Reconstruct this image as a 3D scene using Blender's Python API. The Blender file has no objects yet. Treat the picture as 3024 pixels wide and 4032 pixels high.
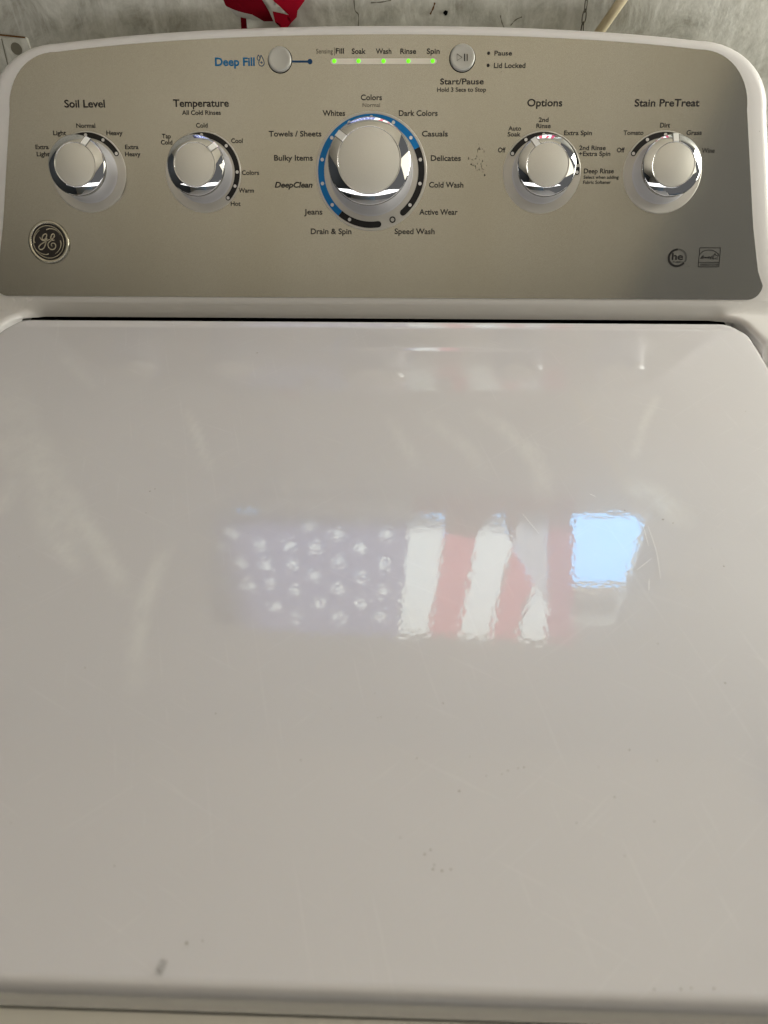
import bpy, bmesh, math, random
from mathutils import Vector, Matrix, noise

# ------------------------------------------------------------------ camera, world, lights, exposure
sc = bpy.context.scene
col = sc.collection
Z0 = 0.92                       # height of the lid's top face above the floor (m)
RAD = math.radians

def cam_matrix(loc, pitch, yaw, roll):
    cp, sp = math.cos(RAD(pitch)), math.sin(RAD(pitch))
    rz = Matrix.Rotation(RAD(yaw), 3, 'Z')
    f = rz @ Vector((0, cp, -sp)); u = rz @ Vector((0, sp, cp)); r = rz @ Vector((1, 0, 0))
    c, s = math.cos(RAD(roll)), math.sin(RAD(roll))
    r2 = c * r + s * u; u2 = -s * r + c * u
    m = Matrix((r2, u2, -f)).transposed().to_4x4()
    m.translation = loc
    return m

cd = bpy.data.cameras.new('camera'); cam = bpy.data.objects.new('camera', cd); col.objects.link(cam)
cd.sensor_fit = 'VERTICAL'; cd.sensor_height = 36.0; cd.sensor_width = 27.0; cd.lens = 26.0
cd.clip_start = 0.01; cd.clip_end = 100
cam.matrix_world = cam_matrix((0.03063, -0.55513, 0.32088 + Z0), 44.3296, 2.2076, -0.7830)
cd.dof.use_dof = True; cd.dof.focus_distance = 0.60; cd.dof.aperture_fstop = 9.0
sc.camera = cam

world = bpy.data.worlds.new('World'); sc.world = world; world.use_nodes = True
bg = world.node_tree.nodes['Background']
bg.inputs[0].default_value = (1.0, 0.99, 0.98, 1); bg.inputs[1].default_value = 0.155

def area(name, loc, target, sx, sy, power, colr):
    l = bpy.data.lights.new(name, 'AREA'); l.shape = 'RECTANGLE'; l.size = sx; l.size_y = sy
    l.energy = power; l.color = colr
    o = bpy.data.objects.new(name, l); col.objects.link(o)
    o.location = (loc[0], loc[1], loc[2] + Z0)
    d = Vector(target) - Vector(loc)
    o.rotation_euler = d.to_track_quat('-Z', 'Y').to_euler()
    return o

# daylight from a doorway beside the wall, right of the machine, grazing the plaster
area('doorway_daylight', (1.05, 0.10, 0.30), (-0.2, 0.20, 0.12), 0.22, 0.7, 11.5, (1.0, 0.99, 0.90))
# warm daylight further round to the right, behind the photographer's shoulder
area('side_daylight', (1.7, -0.75, 0.95), (0.0, 0.0, 0.05), 0.9, 1.0, 5.0, (1.0, 0.93, 0.72))
# added lamp, unseen, throwing light up on to the ceiling behind the photographer
area('ceiling_bounce', (-0.1, -0.95, 0.15), (-0.1, -0.75, 1.18), 1.6, 0.8, 15.5, (1.0, 0.975, 0.955))
# daylight outside the basement window, behind the flag
area('outdoor_light', (0.0, 1.05, 0.50), (0.05, 0.22, 0.60), 1.3, 0.5, 82.0, (1.0, 0.95, 0.84))

sc.view_settings.view_transform = 'Standard'; sc.view_settings.look = 'None'
sc.view_settings.exposure = 0.0; sc.view_settings.gamma = 1.0; sc.view_settings.use_curve_mapping = False
sc.render.engine = 'CYCLES'
cy = sc.cycles
cy.use_denoising = True
try: cy.denoiser = 'OPENIMAGEDENOISE'
except Exception: pass
cy.max_bounces = 12; cy.diffuse_bounces = 5; cy.glossy_bounces = 8; cy.transmission_bounces = 8; cy.transparent_max_bounces = 8
cy.sample_clamp_indirect = 12.0; cy.blur_glossy = 0.2

# ------------------------------------------------------------------ measured tables (millimetres on the machine)
TEXTS = [
    ('Deep Fill', -132.74, -99.34, 186.44, 5.97, 'blue_bold'),
    ('Sensing', -47.84, -33.85, 195.42, 3.44, 'light'),
    ('Fill', -31.52, -24.64, 195.37, 3.82, 'n'),
    ('Soak', -18.18, -6.55, 195.13, 3.81, 'n'),
    ('Wash', 1.9, 14.78, 195.06, 3.81, 'n'),
    ('Rinse', 22.16, 35.23, 194.99, 3.81, 'n'),
    ('Spin', 44.07, 54.8, 194.92, 3.8, 'n'),
    ('Colors', -10.54, 7.21, 159.95, 4.1, 'n'),
    ('Normal', -9.03, 5.53, 154.66, 2.94, 'light'),
    ('Whites', -42.79, -23.85, 147.83, 4.14, 'n'),
    ('Dark Colors', 21.44, 54.16, 147.73, 4.12, 'n'),
    ('Towels / Sheets', -88.95, -44.03, 131.79, 4.19, 'n'),
    ('Casuals', 41.2, 63.1, 131.71, 4.16, 'n'),
    ('Bulky Items', -84.83, -51.64, 112.71, 4.24, 'n'),
    ('Delicates', 49.11, 74.59, 112.53, 4.22, 'n'),
    ('DeepClean', -84.79, -52.13, 91.14, 4.3, 'bi'),
    ('Cold Wash', 48.02, 77.37, 91.28, 4.27, 'n'),
    ('Jeans', -59.71, -43.78, 69.29, 4.36, 'n'),
    ('Active Wear', 40.12, 73.09, 69.31, 4.34, 'n'),
    ('Drain & Spin', -54.16, -18.64, 53.26, 4.4, 'n'),
    ('Speed Wash', 18.87, 53.61, 53.46, 4.38, 'n'),
    ('Start/Pause', 55.66, 91.92, 171.83, 4.24, 'n'),
    ('Hold 3 Secs to Stop', 53.33, 94.02, 166.22, 3.1, 'n'),
    ('Pause', 99.96, 114.41, 193.48, 3.42, 'n'),
    ('Lid Locked', 99.89, 125.92, 184.1, 3.63, 'n'),
    ('Options', 128.76, 157.93, 154.91, 5.44, 'n'),
    ('2nd', 138.88, 147.16, 142.88, 3.33, 'n'),
    ('Rinse', 137.2, 149.22, 138.16, 3.34, 'n'),
    ('Auto', 113.86, 124.52, 136.22, 3.35, 'n'),
    ('Soak', 113.41, 124.3, 131.67, 3.36, 'n'),
    ('Extra Spin', 160.68, 183.84, 132.62, 3.45, 'n'),
    ('Off', 105.78, 112.21, 119.22, 3.59, 'n'),
    ('2nd Rinse', 174.04, 196.23, 121.01, 3.38, 'n'),
    ('+Extra Spin', 174.0, 200.38, 116.41, 3.39, 'n'),
    ('Deep Rinse', 179.02, 204.27, 102.73, 3.62, 'n'),
    ('Select when adding', 179.12, 208.69, 98.4, 2.42, 'n'),
    ('Fabric Softener', 179.0, 202.41, 94.38, 2.43, 'n'),
    ('Stain PreTreat', 217.75, 271.18, 154.64, 5.42, 'n'),
    ('Dirt', 240.23, 248.4, 138.46, 3.52, 'n'),
    ('Tomato', 210.21, 226.82, 132.78, 3.34, 'n'),
    ('Grass', 262.49, 275.13, 132.75, 3.44, 'n'),
    ('Off', 205.72, 212.17, 119.21, 3.57, 'n'),
    ('Wine', 276.45, 287.23, 118.81, 3.56, 'n'),
    ('Soil Level', -263.0, -228.22, 154.68, 5.74, 'n'),
    ('Temperature', -169.79, -122.3, 155.1, 5.51, 'n'),
    ('All Cold Rinses', -162.5, -129.38, 148.78, 3.36, 'n'),
    ('Normal', -254.06, -237.7, 138.74, 3.4, 'n'),
    ('Light', -274.6, -263.47, 132.94, 3.42, 'n'),
    ('Heavy', -228.44, -214.59, 132.9, 3.41, 'n'),
    ('Extra', -291.0, -279.57, 121.83, 3.44, 'n'),
    ('Light', -290.4, -279.06, 116.14, 3.46, 'n'),
    ('Extra', -213.12, -201.44, 121.81, 3.43, 'n'),
    ('Heavy', -213.49, -200.13, 116.14, 3.45, 'n'),
    ('Cold', -150.99, -141.05, 138.84, 3.39, 'n'),
    ('Tap', -180.61, -173.05, 130.36, 3.41, 'n'),
    ('Cold', -181.87, -171.99, 125.44, 3.42, 'n'),
    ('Cool', -121.36, -111.4, 126.7, 3.41, 'n'),
    ('Colors', -113.01, -98.06, 101.33, 3.46, 'n'),
    ('Warm', -116.22, -102.94, 86.98, 3.5, 'n'),
    ('Hot', -123.46, -114.94, 76.22, 3.52, 'n'),
]
BADGE_C = [(-285.79, 46.03)]
G_STROKE = [(-293.34, 50.36), (-292.67, 48.69), (-291.14, 47.42), (-289.24, 47.17), (-287.52, 48.07)]
G_LOOP = [(-286.99, 49.35), (-288.36, 47.81), (-290.01, 47.8), (-291.14, 48.95), (-290.85, 50.62), (-289.34, 52.29), (-287.65, 52.8), (-286.91, 51.91), (-287.34, 50.12), (-288.55, 48.83), (-289.71, 48.06)]
G_TAIL = [(-286.99, 49.35), (-286.99, 47.81), (-288.34, 44.99), (-289.7, 41.9), (-291.24, 40.09), (-293.22, 39.44), (-294.78, 40.34), (-294.78, 41.88), (-293.11, 43.69), (-290.51, 45.24), (-287.93, 46.53), (-285.35, 47.82), (-283.96, 48.08)]
E_TOP = [(-280.18, 47.45), (-281.79, 47.83), (-283.11, 48.34), (-283.25, 49.87), (-282.55, 51.67), (-281.09, 52.82), (-279.91, 52.19), (-280.2, 50.39), (-281.4, 49.11), (-282.84, 48.34)]
E_BOT = [(-280.32, 47.45), (-282.65, 47.31), (-284.66, 46.28), (-286.21, 44.22), (-286.14, 41.91), (-284.65, 40.11), (-282.49, 39.6), (-280.21, 40.64), (-279.35, 42.7), (-280.02, 44.5), (-281.76, 45.01), (-283.19, 44.23), (-283.42, 43.2), (-282.41, 42.18)]
BADGE_R = [(-284.58, 62.87), (-284.87, 59.57), (-284.96, 58.55), (-304.44, 45.84), (-301.42, 45.85), (-267.58, 45.95)]
SWIRL1 = [(-286.8, 56.25), (-284.54, 57.15), (-281.8, 57.28), (-278.61, 56.27), (-276.05, 54.24), (-274.33, 51.95)]
SWIRL2 = [(-274.99, 47.34), (-274.47, 45.29), (-274.83, 42.72), (-276.16, 39.88), (-278.28, 37.56), (-280.6, 36.0)]
SWIRL3 = [(-286.38, 35.98), (-288.09, 35.2), (-290.82, 35.45), (-294.01, 36.73), (-296.6, 38.53), (-298.56, 41.1)]
SWIRL4 = [(-297.92, 45.09), (-298.73, 46.75), (-298.39, 49.06), (-297.03, 51.88), (-294.89, 54.44), (-292.83, 55.98)]
HE_C = [(263.71, 34.56), (272.07, 34.59), (263.04, 42.12), (270.43, 34.58), (263.2, 40.39), (255.34, 34.53)]
HE_TXT = [(258.93, 32.96), (268.6, 32.99), (258.45, 38.48)]
TURBO = [(259.79, 30.52), (268.33, 30.56), (259.69, 31.69)]
TM = [(271.92, 27.15), (274.71, 27.16), (271.82, 28.26)]
ES_BOX = [(281.28, 42.87), (298.84, 42.92), (300.79, 27.26), (283.25, 27.19)]
ES_LINE = [(282.9, 30.83), (300.26, 30.9)]
ES_ARC = [(282.34, 36.83), (283.93, 39.04), (286.72, 40.62), (290.27, 41.11), (293.92, 40.49), (296.67, 39.08), (299.14, 37.2)]
ES_STAR = [(295.28, 38.29), (296.43, 36.56), (299.21, 36.57), (297.37, 35.31), (298.06, 33.26), (295.84, 34.2), (294.29, 33.4), (294.76, 35.3), (293.65, 36.56), (294.78, 36.72)]
ES_SCRIPT = [(283.06, 34.37), (284.68, 34.63), (285.86, 35.9), (285.18, 36.21), (284.35, 34.63), (285.37, 34.16), (286.61, 34.95), (287.23, 35.27), (287.64, 34.48), (288.21, 35.27), (288.94, 34.49), (289.69, 35.28), (290.16, 35.44), (290.12, 34.18), (290.83, 35.28), (291.31, 35.44), (292.08, 34.18), (291.83, 33.39), (292.47, 35.29), (293.27, 35.45), (293.9, 34.03), (294.54, 34.19)]
ES_TXT = [(283.99, 28.05), (299.56, 28.11), (283.81, 29.89)]
DROP1 = [(-96.13, 194.6), (-95.27, 193.3), (-94.88, 191.68), (-95.34, 190.55), (-96.24, 190.55), (-97.12, 191.2), (-97.16, 192.5), (-96.52, 193.63), (-96.13, 194.6)]
DROP2 = [(-93.98, 194.43), (-92.77, 192.32), (-91.59, 189.4), (-91.64, 187.45), (-92.94, 186.15), (-94.74, 186.32), (-95.96, 187.63), (-95.72, 189.74), (-94.76, 192.0), (-93.98, 194.43)]
PLUS = [(-94.85, 188.76), (-92.69, 188.75), (-93.74, 189.73), (-93.8, 187.78)]
DF_LINE = [(-68.02, 189.42), (-54.74, 189.38)]
DF_DOT = [(-53.01, 189.37), (-50.97, 189.37)]
LEDBAR = [(-34.53, 189.46), (51.14, 189.19), (8.26, 191.43), (8.29, 187.21)]
LEDS = [(-32.7, 189.65), (-12.47, 189.58), (8.28, 189.51), (28.99, 189.45), (49.13, 189.38)]
DOTS = [(95.19, 195.14), (95.12, 185.99)]
SENSBAR = [(-32.63, 199.97), (-32.67, 193.86)]
BTN1 = [(-78.11, 190.75), (-68.53, 190.72), (-77.89, 200.7), (-78.33, 180.54)]
BTN2 = [(73.59, 191.5), (83.88, 191.47), (73.29, 202.04), (73.9, 180.69)]
PLAY = [(68.98, 193.59), (73.12, 191.01), (69.12, 188.62)]
BARS = [(75.21, 193.74), (75.38, 188.17), (77.29, 193.56), (77.45, 188.33)]
SMUDGE = [(89.82, 122.42, 0.95, 1.19, 10), (90.54, 121.56, 0.71, 0.55, 0), (88.64, 120.4, 0.35, 1.74, -6), (88.16, 116.06, 0.35, 1.11, -10), (87.06, 114.1, 0.95, 0.47, 0), (92.56, 121.7, 0.24, 0.71, 0), (94.02, 119.82, 0.44, 1.11, -8), (81.2, 114.61, 0.47, 1.34, 0), (84.27, 113.45, 0.71, 0.4, 20), (90.51, 113.31, 0.28, 0.63, 0), (92.97, 112.15, 0.55, 1.03, 0), (83.61, 109.75, 1.03, 0.71, 10), (85.35, 109.02, 0.95, 0.47, -15), (86.93, 108.51, 0.79, 0.63, -30), (87.44, 107.05, 0.32, 1.19, 0), (88.82, 110.18, 0.32, 0.79, 0), (91.79, 110.11, 0.32, 0.95, 10), (92.41, 107.93, 0.35, 1.74, 12), (93.02, 106.11, 0.55, 0.55, 0), (94.21, 105.6, 0.4, 0.4, 0), (90.46, 105.6, 0.47, 0.87, 0), (88.84, 105.01, 0.32, 0.55, 0), (96.44, 108.59, 0.4, 0.4, 0), (93.65, 103.7, 0.63, 0.32, 0), (95.15, 101.07, 0.87, 0.95, -20), (89.17, 125.59, 0.24, 0.47, 0)]
SPECKS = [(50.9, -360.52, 0.62), (56.79, -405.0, 0.68), (86.89, -392.99, 0.58), (84.19, -393.42, 0.46), (79.44, -394.76, 0.46), (76.41, -396.42, 0.46), (69.43, -397.43, 0.46), (43.55, -430.93, 0.64), (41.07, -432.77, 0.64), (45.04, -436.98, 0.53), (44.38, -438.72, 0.63), (48.15, -439.33, 0.74), (51.85, -438.63, 0.63), (30.71, -426.06, 0.43), (136.76, -383.16, 0.59), (148.32, -388.29, 0.47), (125.56, -406.0, 0.56), (140.57, -416.47, 0.55), (19.04, -369.18, 0.37), (20.62, -368.87, 0.37), (37.87, -389.69, 0.47), (214.33, -267.82, 0.72), (191.84, -345.93, 0.76), (163.97, -322.75, 0.53), (188.61, -230.32, 1.08), (-51.97, -468.68, 0.89), (-45.89, -467.71, 0.5), (135.9, -479.18, 0.66), (139.92, -478.83, 0.57), (148.2, -478.69, 0.66), (125.97, -479.53, 0.57), (-88.68, -47.22, 1.02), (-132.89, -210.85, 0.82), (-130.22, -208.39, 0.66), (106.92, -417.86, 0.44), (124.93, -431.27, 0.42), (-15.8, -391.86, 0.47), (62.44, -388.35, 0.35), (-59.76, -368.81, 0.62), (-132.06, -344.25, 0.52), (-130.2, -230.61, 0.48), (273.61, -119.04, 0.54), (167.06, -222.71, 0.63), (194.02, -233.28, 0.61), (-88.65, -440.79, 0.43)]
SCUFF = [(-59.1, -474.29), (-60.75, -480.3)]
SMEARS = [
     [(-277.3, -95.71), (-225.09, -167.55), (-190.71, -222.57), (-173.64, -251.19), (-158.62, -259.28)] ,
     [(-254.78, -151.18), (-223.04, -191.39)] ,
     [(-186.75, -244.99), (-172.38, -261.62), (-157.3, -277.34)] ,
     [(-186.61, -208.21), (-164.74, -240.19), (-143.41, -269.15), (-125.94, -293.73)] ,
     [(-109.98, -258.32), (-112.56, -284.11), (-113.53, -302.52), (-110.81, -323.06), (-103.71, -354.13)] ,
     [(-128.67, -122.33), (-110.59, -160.08), (-97.78, -189.17)] ,
     [(-243.17, -53.02), (-204.49, -97.95)] ,
     [(-223.65, -227.82), (-225.18, -199.04)] ,
     [(18.42, -129.11), (29.6, -157.72), (38.26, -181.62)] ,
     [(85.9, -122.0), (106.74, -150.85), (118.94, -180.2), (119.02, -219.07)] ,
     [(215.64, -101.34), (199.58, -132.13), (184.19, -171.25)] ,
     [(178.29, -199.12), (191.68, -210.77), (199.76, -228.78)] ,
     [(45.65, -128.68), (72.88, -162.47), (81.67, -185.98)] ,
]
SCRATCHES = [
     [(175.47, -234.2), (174.92, -252.8)] ,
     [(178.26, -235.62), (178.5, -256.86), (175.99, -278.04)] ,
     [(163.81, -271.85), (174.75, -262.36)] ,
     [(169.5, -278.18), (167.33, -287.01)] ,
     [(143.16, -234.83), (151.91, -254.64)] ,
     [(164.01, -234.42), (165.77, -245.96)] ,
     [(156.09, -243.3), (153.18, -253.23), (153.61, -261.44)] ,
     [(73.07, -316.18), (82.64, -332.36)] ,
     [(84.3, -302.08), (89.53, -315.82)] ,
     [(90.06, -279.82), (95.59, -292.21)] ,
     [(103.37, -226.61), (111.83, -244.16)] ,
     [(147.7, -207.83), (151.49, -210.95)] ,
]
W1 = [(37.22, 428.9), (88.71, 440.43), (90.54, 499.22), (83.92, 600.37), (75.58, 722.22), (23.85, 729.95), (23.61, 673.98), (34.01, 542.29)]
R1 = [(91.13, 472.52), (137.11, 479.49), (137.35, 525.79), (127.34, 724.2), (75.58, 722.22), (83.92, 600.37), (90.54, 499.22)]
W2 = [(150.64, 436.12), (173.06, 438.83), (195.07, 497.0), (186.69, 549.54), (181.53, 729.66), (127.34, 724.2), (137.35, 525.79), (137.11, 479.49)]
R2 = [(195.07, 497.0), (238.83, 585.12), (226.03, 639.82), (227.73, 728.27), (181.53, 729.66), (186.69, 549.54)]
W3 = [(238.83, 585.12), (267.78, 634.71), (279.73, 735.58), (227.73, 728.27), (226.03, 639.82)]
W4 = [(196.87, 422.86), (234.86, 422.16), (267.78, 634.71), (238.83, 585.12), (195.07, 497.0)]
R3 = [(234.86, 422.16), (272.74, 421.46), (326.03, 738.64), (279.73, 735.58), (267.78, 634.71)]
K1 = [(88.27, 431.05), (150.64, 436.12), (137.11, 479.49), (91.13, 472.52)]
K2 = [(172.11, 429.49), (196.87, 422.86), (195.07, 497.0)]
CANTON = [(-250.88, 428.0), (37.39, 441.41), (34.01, 542.29), (23.85, 729.95), (-200.02, 718.9), (-298.21, 699.99)]
STARS = [(-238.9, 437.16), (-226.72, 475.65), (-251.78, 506.5), (-225.23, 544.6), (-262.88, 582.29), (-219.35, 596.41), (-182.48, 591.69), (-188.4, 501.73), (-184.53, 547.28), (-143.72, 500.79), (-143.43, 546.34), (-109.76, 457.0), (-104.38, 506.79), (-69.86, 475.78), (-32.1, 442.73), (4.47, 474.28), (-35.44, 505.32), (-70.83, 537.52), (-110.54, 569.69), (-146.07, 610.01), (0.64, 541.62), (-36.04, 569.4), (-72.79, 602.75), (-181.87, 652.35), (-109.41, 642.31), (-38.19, 638.82), (-2.45, 606.39), (-148.41, 678.76), (-76.64, 676.77), (-7.28, 672.33)]
SKY = [(291.59, 467.84), (395.11, 465.93), (375.84, 658.87), (319.18, 660.31)]
WIN = [(-186.78, 470.07), (395.89, 459.46), (475.29, 796.21), (-229.97, 817.67)]
TA_WHITE_L = [(-133.79, 189.55), (-129.59, 188.63), (-119.38, 184.05), (-110.0, 180.81), (-103.22, 173.86), (-103.4, 172.47), (-117.28, 175.78), (-124.16, 177.66), (-127.51, 180.89)]
TA_RED_D = [(-129.44, 189.53), (-98.55, 189.38), (-93.89, 183.02), (-92.27, 173.35), (-101.11, 173.16), (-108.97, 180.35), (-119.38, 184.05), (-128.57, 188.17)]
TA_WHITE_M = [(-98.55, 189.38), (-92.06, 189.35), (-86.76, 183.44), (-77.44, 178.6), (-92.49, 180.96), (-93.89, 183.02)]
TA_RED_R = [(-92.06, 189.35), (-62.6, 189.21), (-69.48, 182.0), (-70.44, 177.42), (-75.77, 173.28), (-81.89, 167.22), (-86.88, 167.25), (-85.22, 172.39), (-90.67, 172.88), (-92.52, 180.73), (-77.44, 178.6), (-86.76, 183.44)]
TA_WHITE_B = [(-117.15, 176.7), (-103.28, 173.4), (-101.13, 173.02), (-85.22, 172.39), (-87.18, 167.01), (-118.61, 166.43)]
TA_RED_S = [(-122.17, 176.26), (-117.43, 176.7), (-118.61, 166.43), (-126.72, 166.08)]
TA_WHITE_R = [(-79.85, 170.97), (-75.77, 173.28), (-75.76, 167.67), (-82.17, 167.23)]
PLATE = [(-352.81, 160.85), (-325.55, 159.72), (-327.2, 151.52), (-351.56, 157.78), (-340.68, 151.15), (-354.12, 141.15)]
CHAIN = [(186.05, 184.94), (185.32, 160.74)]
ROD = [(199.8, 159.69), (215.48, 184.8)]
RODW = [(207.17, 184.84), (218.4, 184.78)]
HOLE = [(62.0, 175.96), (63.83, 175.96)]
RUST = [(51.84, 183.69), (50.62, 179.87), (48.05, 174.86)]
CRACK1 = [(-20.66, 185.94), (-20.03, 178.27), (-16.94, 174.38), (-17.74, 164.54)]
CRACK2 = [(-5.64, 183.96), (3.51, 184.3), (12.64, 185.78)]
CRACK3 = [(121.41, 165.95), (125.53, 170.24), (130.99, 172.56)]
CRACK4 = [(111.4, 173.81), (113.04, 168.93), (115.85, 163.99)]

# ------------------------------------------------------------------ helpers
TAU = RAD(32.4548); PY0, PZ0 = 0.04520, -0.00095
CT, ST = math.cos(TAU), math.sin(TAU)

def PW(u, v, h=0.0):
    """a point of the tilted control panel: u right, v up the panel, h out of it (metres) -> world"""
    return (u, PY0 + v * ST - h * CT, PZ0 + v * CT + h * ST + Z0)

def WW(x, y, z):
    return (x, y, z + Z0)

def new_obj(name, me, mat, parent=None, smooth=False, auto=None):
    o = bpy.data.objects.new(name, me); col.objects.link(o)
    if mat is not None:
        me.materials.clear(); me.materials.append(mat)
    if smooth:
        for p in me.polygons: p.use_smooth = True
    if auto is not None:
        try: me.set_sharp_from_angle(angle=RAD(auto))
        except Exception: pass
    if parent is not None:
        o.parent = parent
        o.matrix_parent_inverse = Matrix.Translation(-Vector(parent.location)) if parent.type == 'EMPTY' else Matrix.Identity(4)
    return o

def mesh(name, verts, faces, mat, parent=None, smooth=False, frame=None, auto=None, fix=True):
    if frame: verts = [frame(*v) for v in verts]
    me = bpy.data.meshes.new(name); me.from_pydata(verts, [], faces); me.update()
    if fix:
        bm = bmesh.new(); bm.from_mesh(me); bmesh.ops.recalc_face_normals(bm, faces=bm.faces); bm.to_mesh(me); bm.free()
    return new_obj(name, me, mat, parent, smooth, auto)

def tag(o, label=None, cat=None, kind=None, group=None):
    if label: o['label'] = label
    if cat: o['category'] = cat
    if kind: o['kind'] = kind
    if group: o['group'] = group
    return o

def empty(name, loc):
    o = bpy.data.objects.new(name, None); col.objects.link(o); o.location = loc; o.empty_display_size = 0.05
    return o

def revolve(profile, cu, cv, n=96, cap_end=True, cap_start=False):
    """surface of revolution round the panel normal at (cu, cv); profile = [(r, h), ...]"""
    vs, fs = [], []
    for r, h in profile:
        for i in range(n):
            a = 2 * math.pi * i / n
            vs.append((cu + r * math.sin(a), cv + r * math.cos(a), h))
    m = len(profile)
    for j in range(m - 1):
        for i in range(n):
            k = (i + 1) % n
            fs.append((j * n + i, j * n + k, (j + 1) * n + k, (j + 1) * n + i))
    if cap_end: fs.append(tuple((m - 1) * n + i for i in range(n)))
    if cap_start: fs.append(tuple(reversed([i for i in range(n)])))
    return vs, fs

def plate(pts, h0, h1):
    """flat plate with the outline pts (u,v), from h0 to h1"""
    n = len(pts)
    vs = [(u, v, h1) for u, v in pts] + [(u, v, h0) for u, v in pts]
    fs = [tuple(range(n))] + [(i, (i + 1) % n, n + (i + 1) % n, n + i) for i in range(n)]
    return vs, fs

def circle(cu, cv, r, n=32, ry=None):
    ry = ry or r
    return [(cu + r * math.sin(2 * math.pi * i / n), cv + ry * math.cos(2 * math.pi * i / n)) for i in range(n)]

def arc_band(cu, cv, rc, w, a0, a1, round0=True, round1=True, n=64):
    """outline of a band following a circle; angles in degrees clockwise from the top, rounded ends"""
    P = lambda r, a: (cu + r * math.sin(RAD(a)), cv + r * math.cos(RAD(a)))
    n = max(6, int(n * abs(a1 - a0) / 180))
    out = [P(rc + w / 2, a0 + (a1 - a0) * i / n) for i in range(n + 1)]
    if round1:
        c = P(rc, a1)
        for k in range(1, 8):
            b = a1 + 180 * k / 8
            out.append((c[0] + w / 2 * math.sin(RAD(b)), c[1] + w / 2 * math.cos(RAD(b))))
    out += [P(rc - w / 2, a1 + (a0 - a1) * i / n) for i in range(n + 1)]
    if round0:
        c = P(rc, a0)
        for k in range(1, 8):
            b = a0 + 180 + 180 * k / 8
            out.append((c[0] + w / 2 * math.sin(RAD(b)), c[1] + w / 2 * math.cos(RAD(b))))
    return out

def smooth_path(pts, sub=6):
    out = []
    n = len(pts)
    for i in range(n - 1):
        p0, p1, p2, p3 = pts[max(i - 1, 0)], pts[i], pts[i + 1], pts[min(i + 2, n - 1)]
        for k in range(sub):
            t = k / sub
            out.append(tuple(0.5 * ((2 * p1[j]) + (-p0[j] + p2[j]) * t + (2 * p0[j] - 5 * p1[j] + 4 * p2[j] - p3[j]) * t * t
                              + (-p0[j] + 3 * p1[j] - 3 * p2[j] + p3[j]) * t ** 3) for j in range(len(p1))))
    out.append(tuple(pts[-1])); return out

def stroke(pts, w, h, width=None):
    """flat ribbon along a polyline (u,v) of width w at height h; width(t) scales it"""
    vs, fs = [], []
    n = len(pts)
    for i, (x, y) in enumerate(pts):
        a = pts[max(i - 1, 0)]; b = pts[min(i + 1, n - 1)]
        dx, dy = b[0] - a[0], b[1] - a[1]; L = math.hypot(dx, dy) or 1
        ww = w / 2 * (width(i / (n - 1)) if width else 1)
        vs += [(x - dy / L * ww, y + dx / L * ww, h), (x + dy / L * ww, y - dx / L * ww, h)]
        if i: fs.append((2 * i - 2, 2 * i - 1, 2 * i + 1, 2 * i))
    return vs, fs

def tube(pts, r, n=10, cap=True):
    vs, fs = [], []
    pts = [Vector(p) for p in pts]
    for i, p in enumerate(pts):
        d = (pts[min(i + 1, len(pts) - 1)] - pts[max(i - 1, 0)]).normalized()
        a = d.orthogonal().normalized(); b = d.cross(a)
        rr = r(i / (len(pts) - 1)) if callable(r) else r
        for k in range(n):
            t = 2 * math.pi * k / n
            vs.append(tuple(p + a * math.cos(t) * rr + b * math.sin(t) * rr))
    for i in range(len(pts) - 1):
        for k in range(n):
            k2 = (k + 1) % n
            fs.append((i * n + k, i * n + k2, (i + 1) * n + k2, (i + 1) * n + k))
    if cap: fs += [tuple(range(n)), tuple(reversed(range((len(pts) - 1) * n, len(pts) * n)))]
    return vs, fs

mm = lambda pts: [(a / 1000, b / 1000) for a, b in pts]

# ------------------------------------------------------------------ materials
def principled(name, base, rough=0.5, metal=0.0, coat=0.0, coat_rough=0.03, spec=0.5, coat_ior=1.5):
    m = bpy.data.materials.new(name); m.use_nodes = True
    b = m.node_tree.nodes['Principled BSDF']
    b.inputs['Base Color'].default_value = (*base, 1); b.inputs['Roughness'].default_value = rough
    b.inputs['Metallic'].default_value = metal; b.inputs['Coat Weight'].default_value = coat
    b.inputs['Coat Roughness'].default_value = coat_rough; b.inputs['Coat IOR'].default_value = coat_ior
    b.inputs['Specular IOR Level'].default_value = spec
    return m, m.node_tree, b

def N(nt, kind, **kw):
    n = nt.nodes.new(kind)
    for k, v in kw.items():
        if k in n.inputs: n.inputs[k].default_value = v
        else: setattr(n, k, v)
    return n

def coords(nt, sock='Object'):
    tc = nt.nodes.new('ShaderNodeTexCoord'); return tc.outputs[sock]

def noise_tex(nt, vec, scale, detail=2.0, rough=0.5, dist=0.0):
    n = N(nt, 'ShaderNodeTexNoise', Scale=scale, Detail=detail, Roughness=rough, Distortion=dist)
    nt.links.new(vec, n.inputs['Vector']); return n

def ramp(nt, fac, stops):
    r = nt.nodes.new('ShaderNodeValToRGB'); e = r.color_ramp.elements
    while len(e) < len(stops): e.new(0.5)
    for el, (p, c) in zip(e, stops):
        el.position = p; el.color = (*c, 1) if len(c) == 3 else c
    nt.links.new(fac, r.inputs['Fac']); return r.outputs['Color']

def math_node(nt, op, a, b=None, clamp=False):
    n = nt.nodes.new('ShaderNodeMath'); n.operation = op; n.use_clamp = clamp
    for i, x in enumerate((a, b)):
        if x is None: continue
        if isinstance(x, (int, float)): n.inputs[i].default_value = x
        else: nt.links.new(x, n.inputs[i])
    return n.outputs[0]

def bump(nt, height, strength, distance, target):
    b = N(nt, 'ShaderNodeBump', Strength=strength, Distance=distance)
    nt.links.new(height, b.inputs['Height'])
    for t in target: nt.links.new(b.outputs['Normal'], t)
    return b

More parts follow.
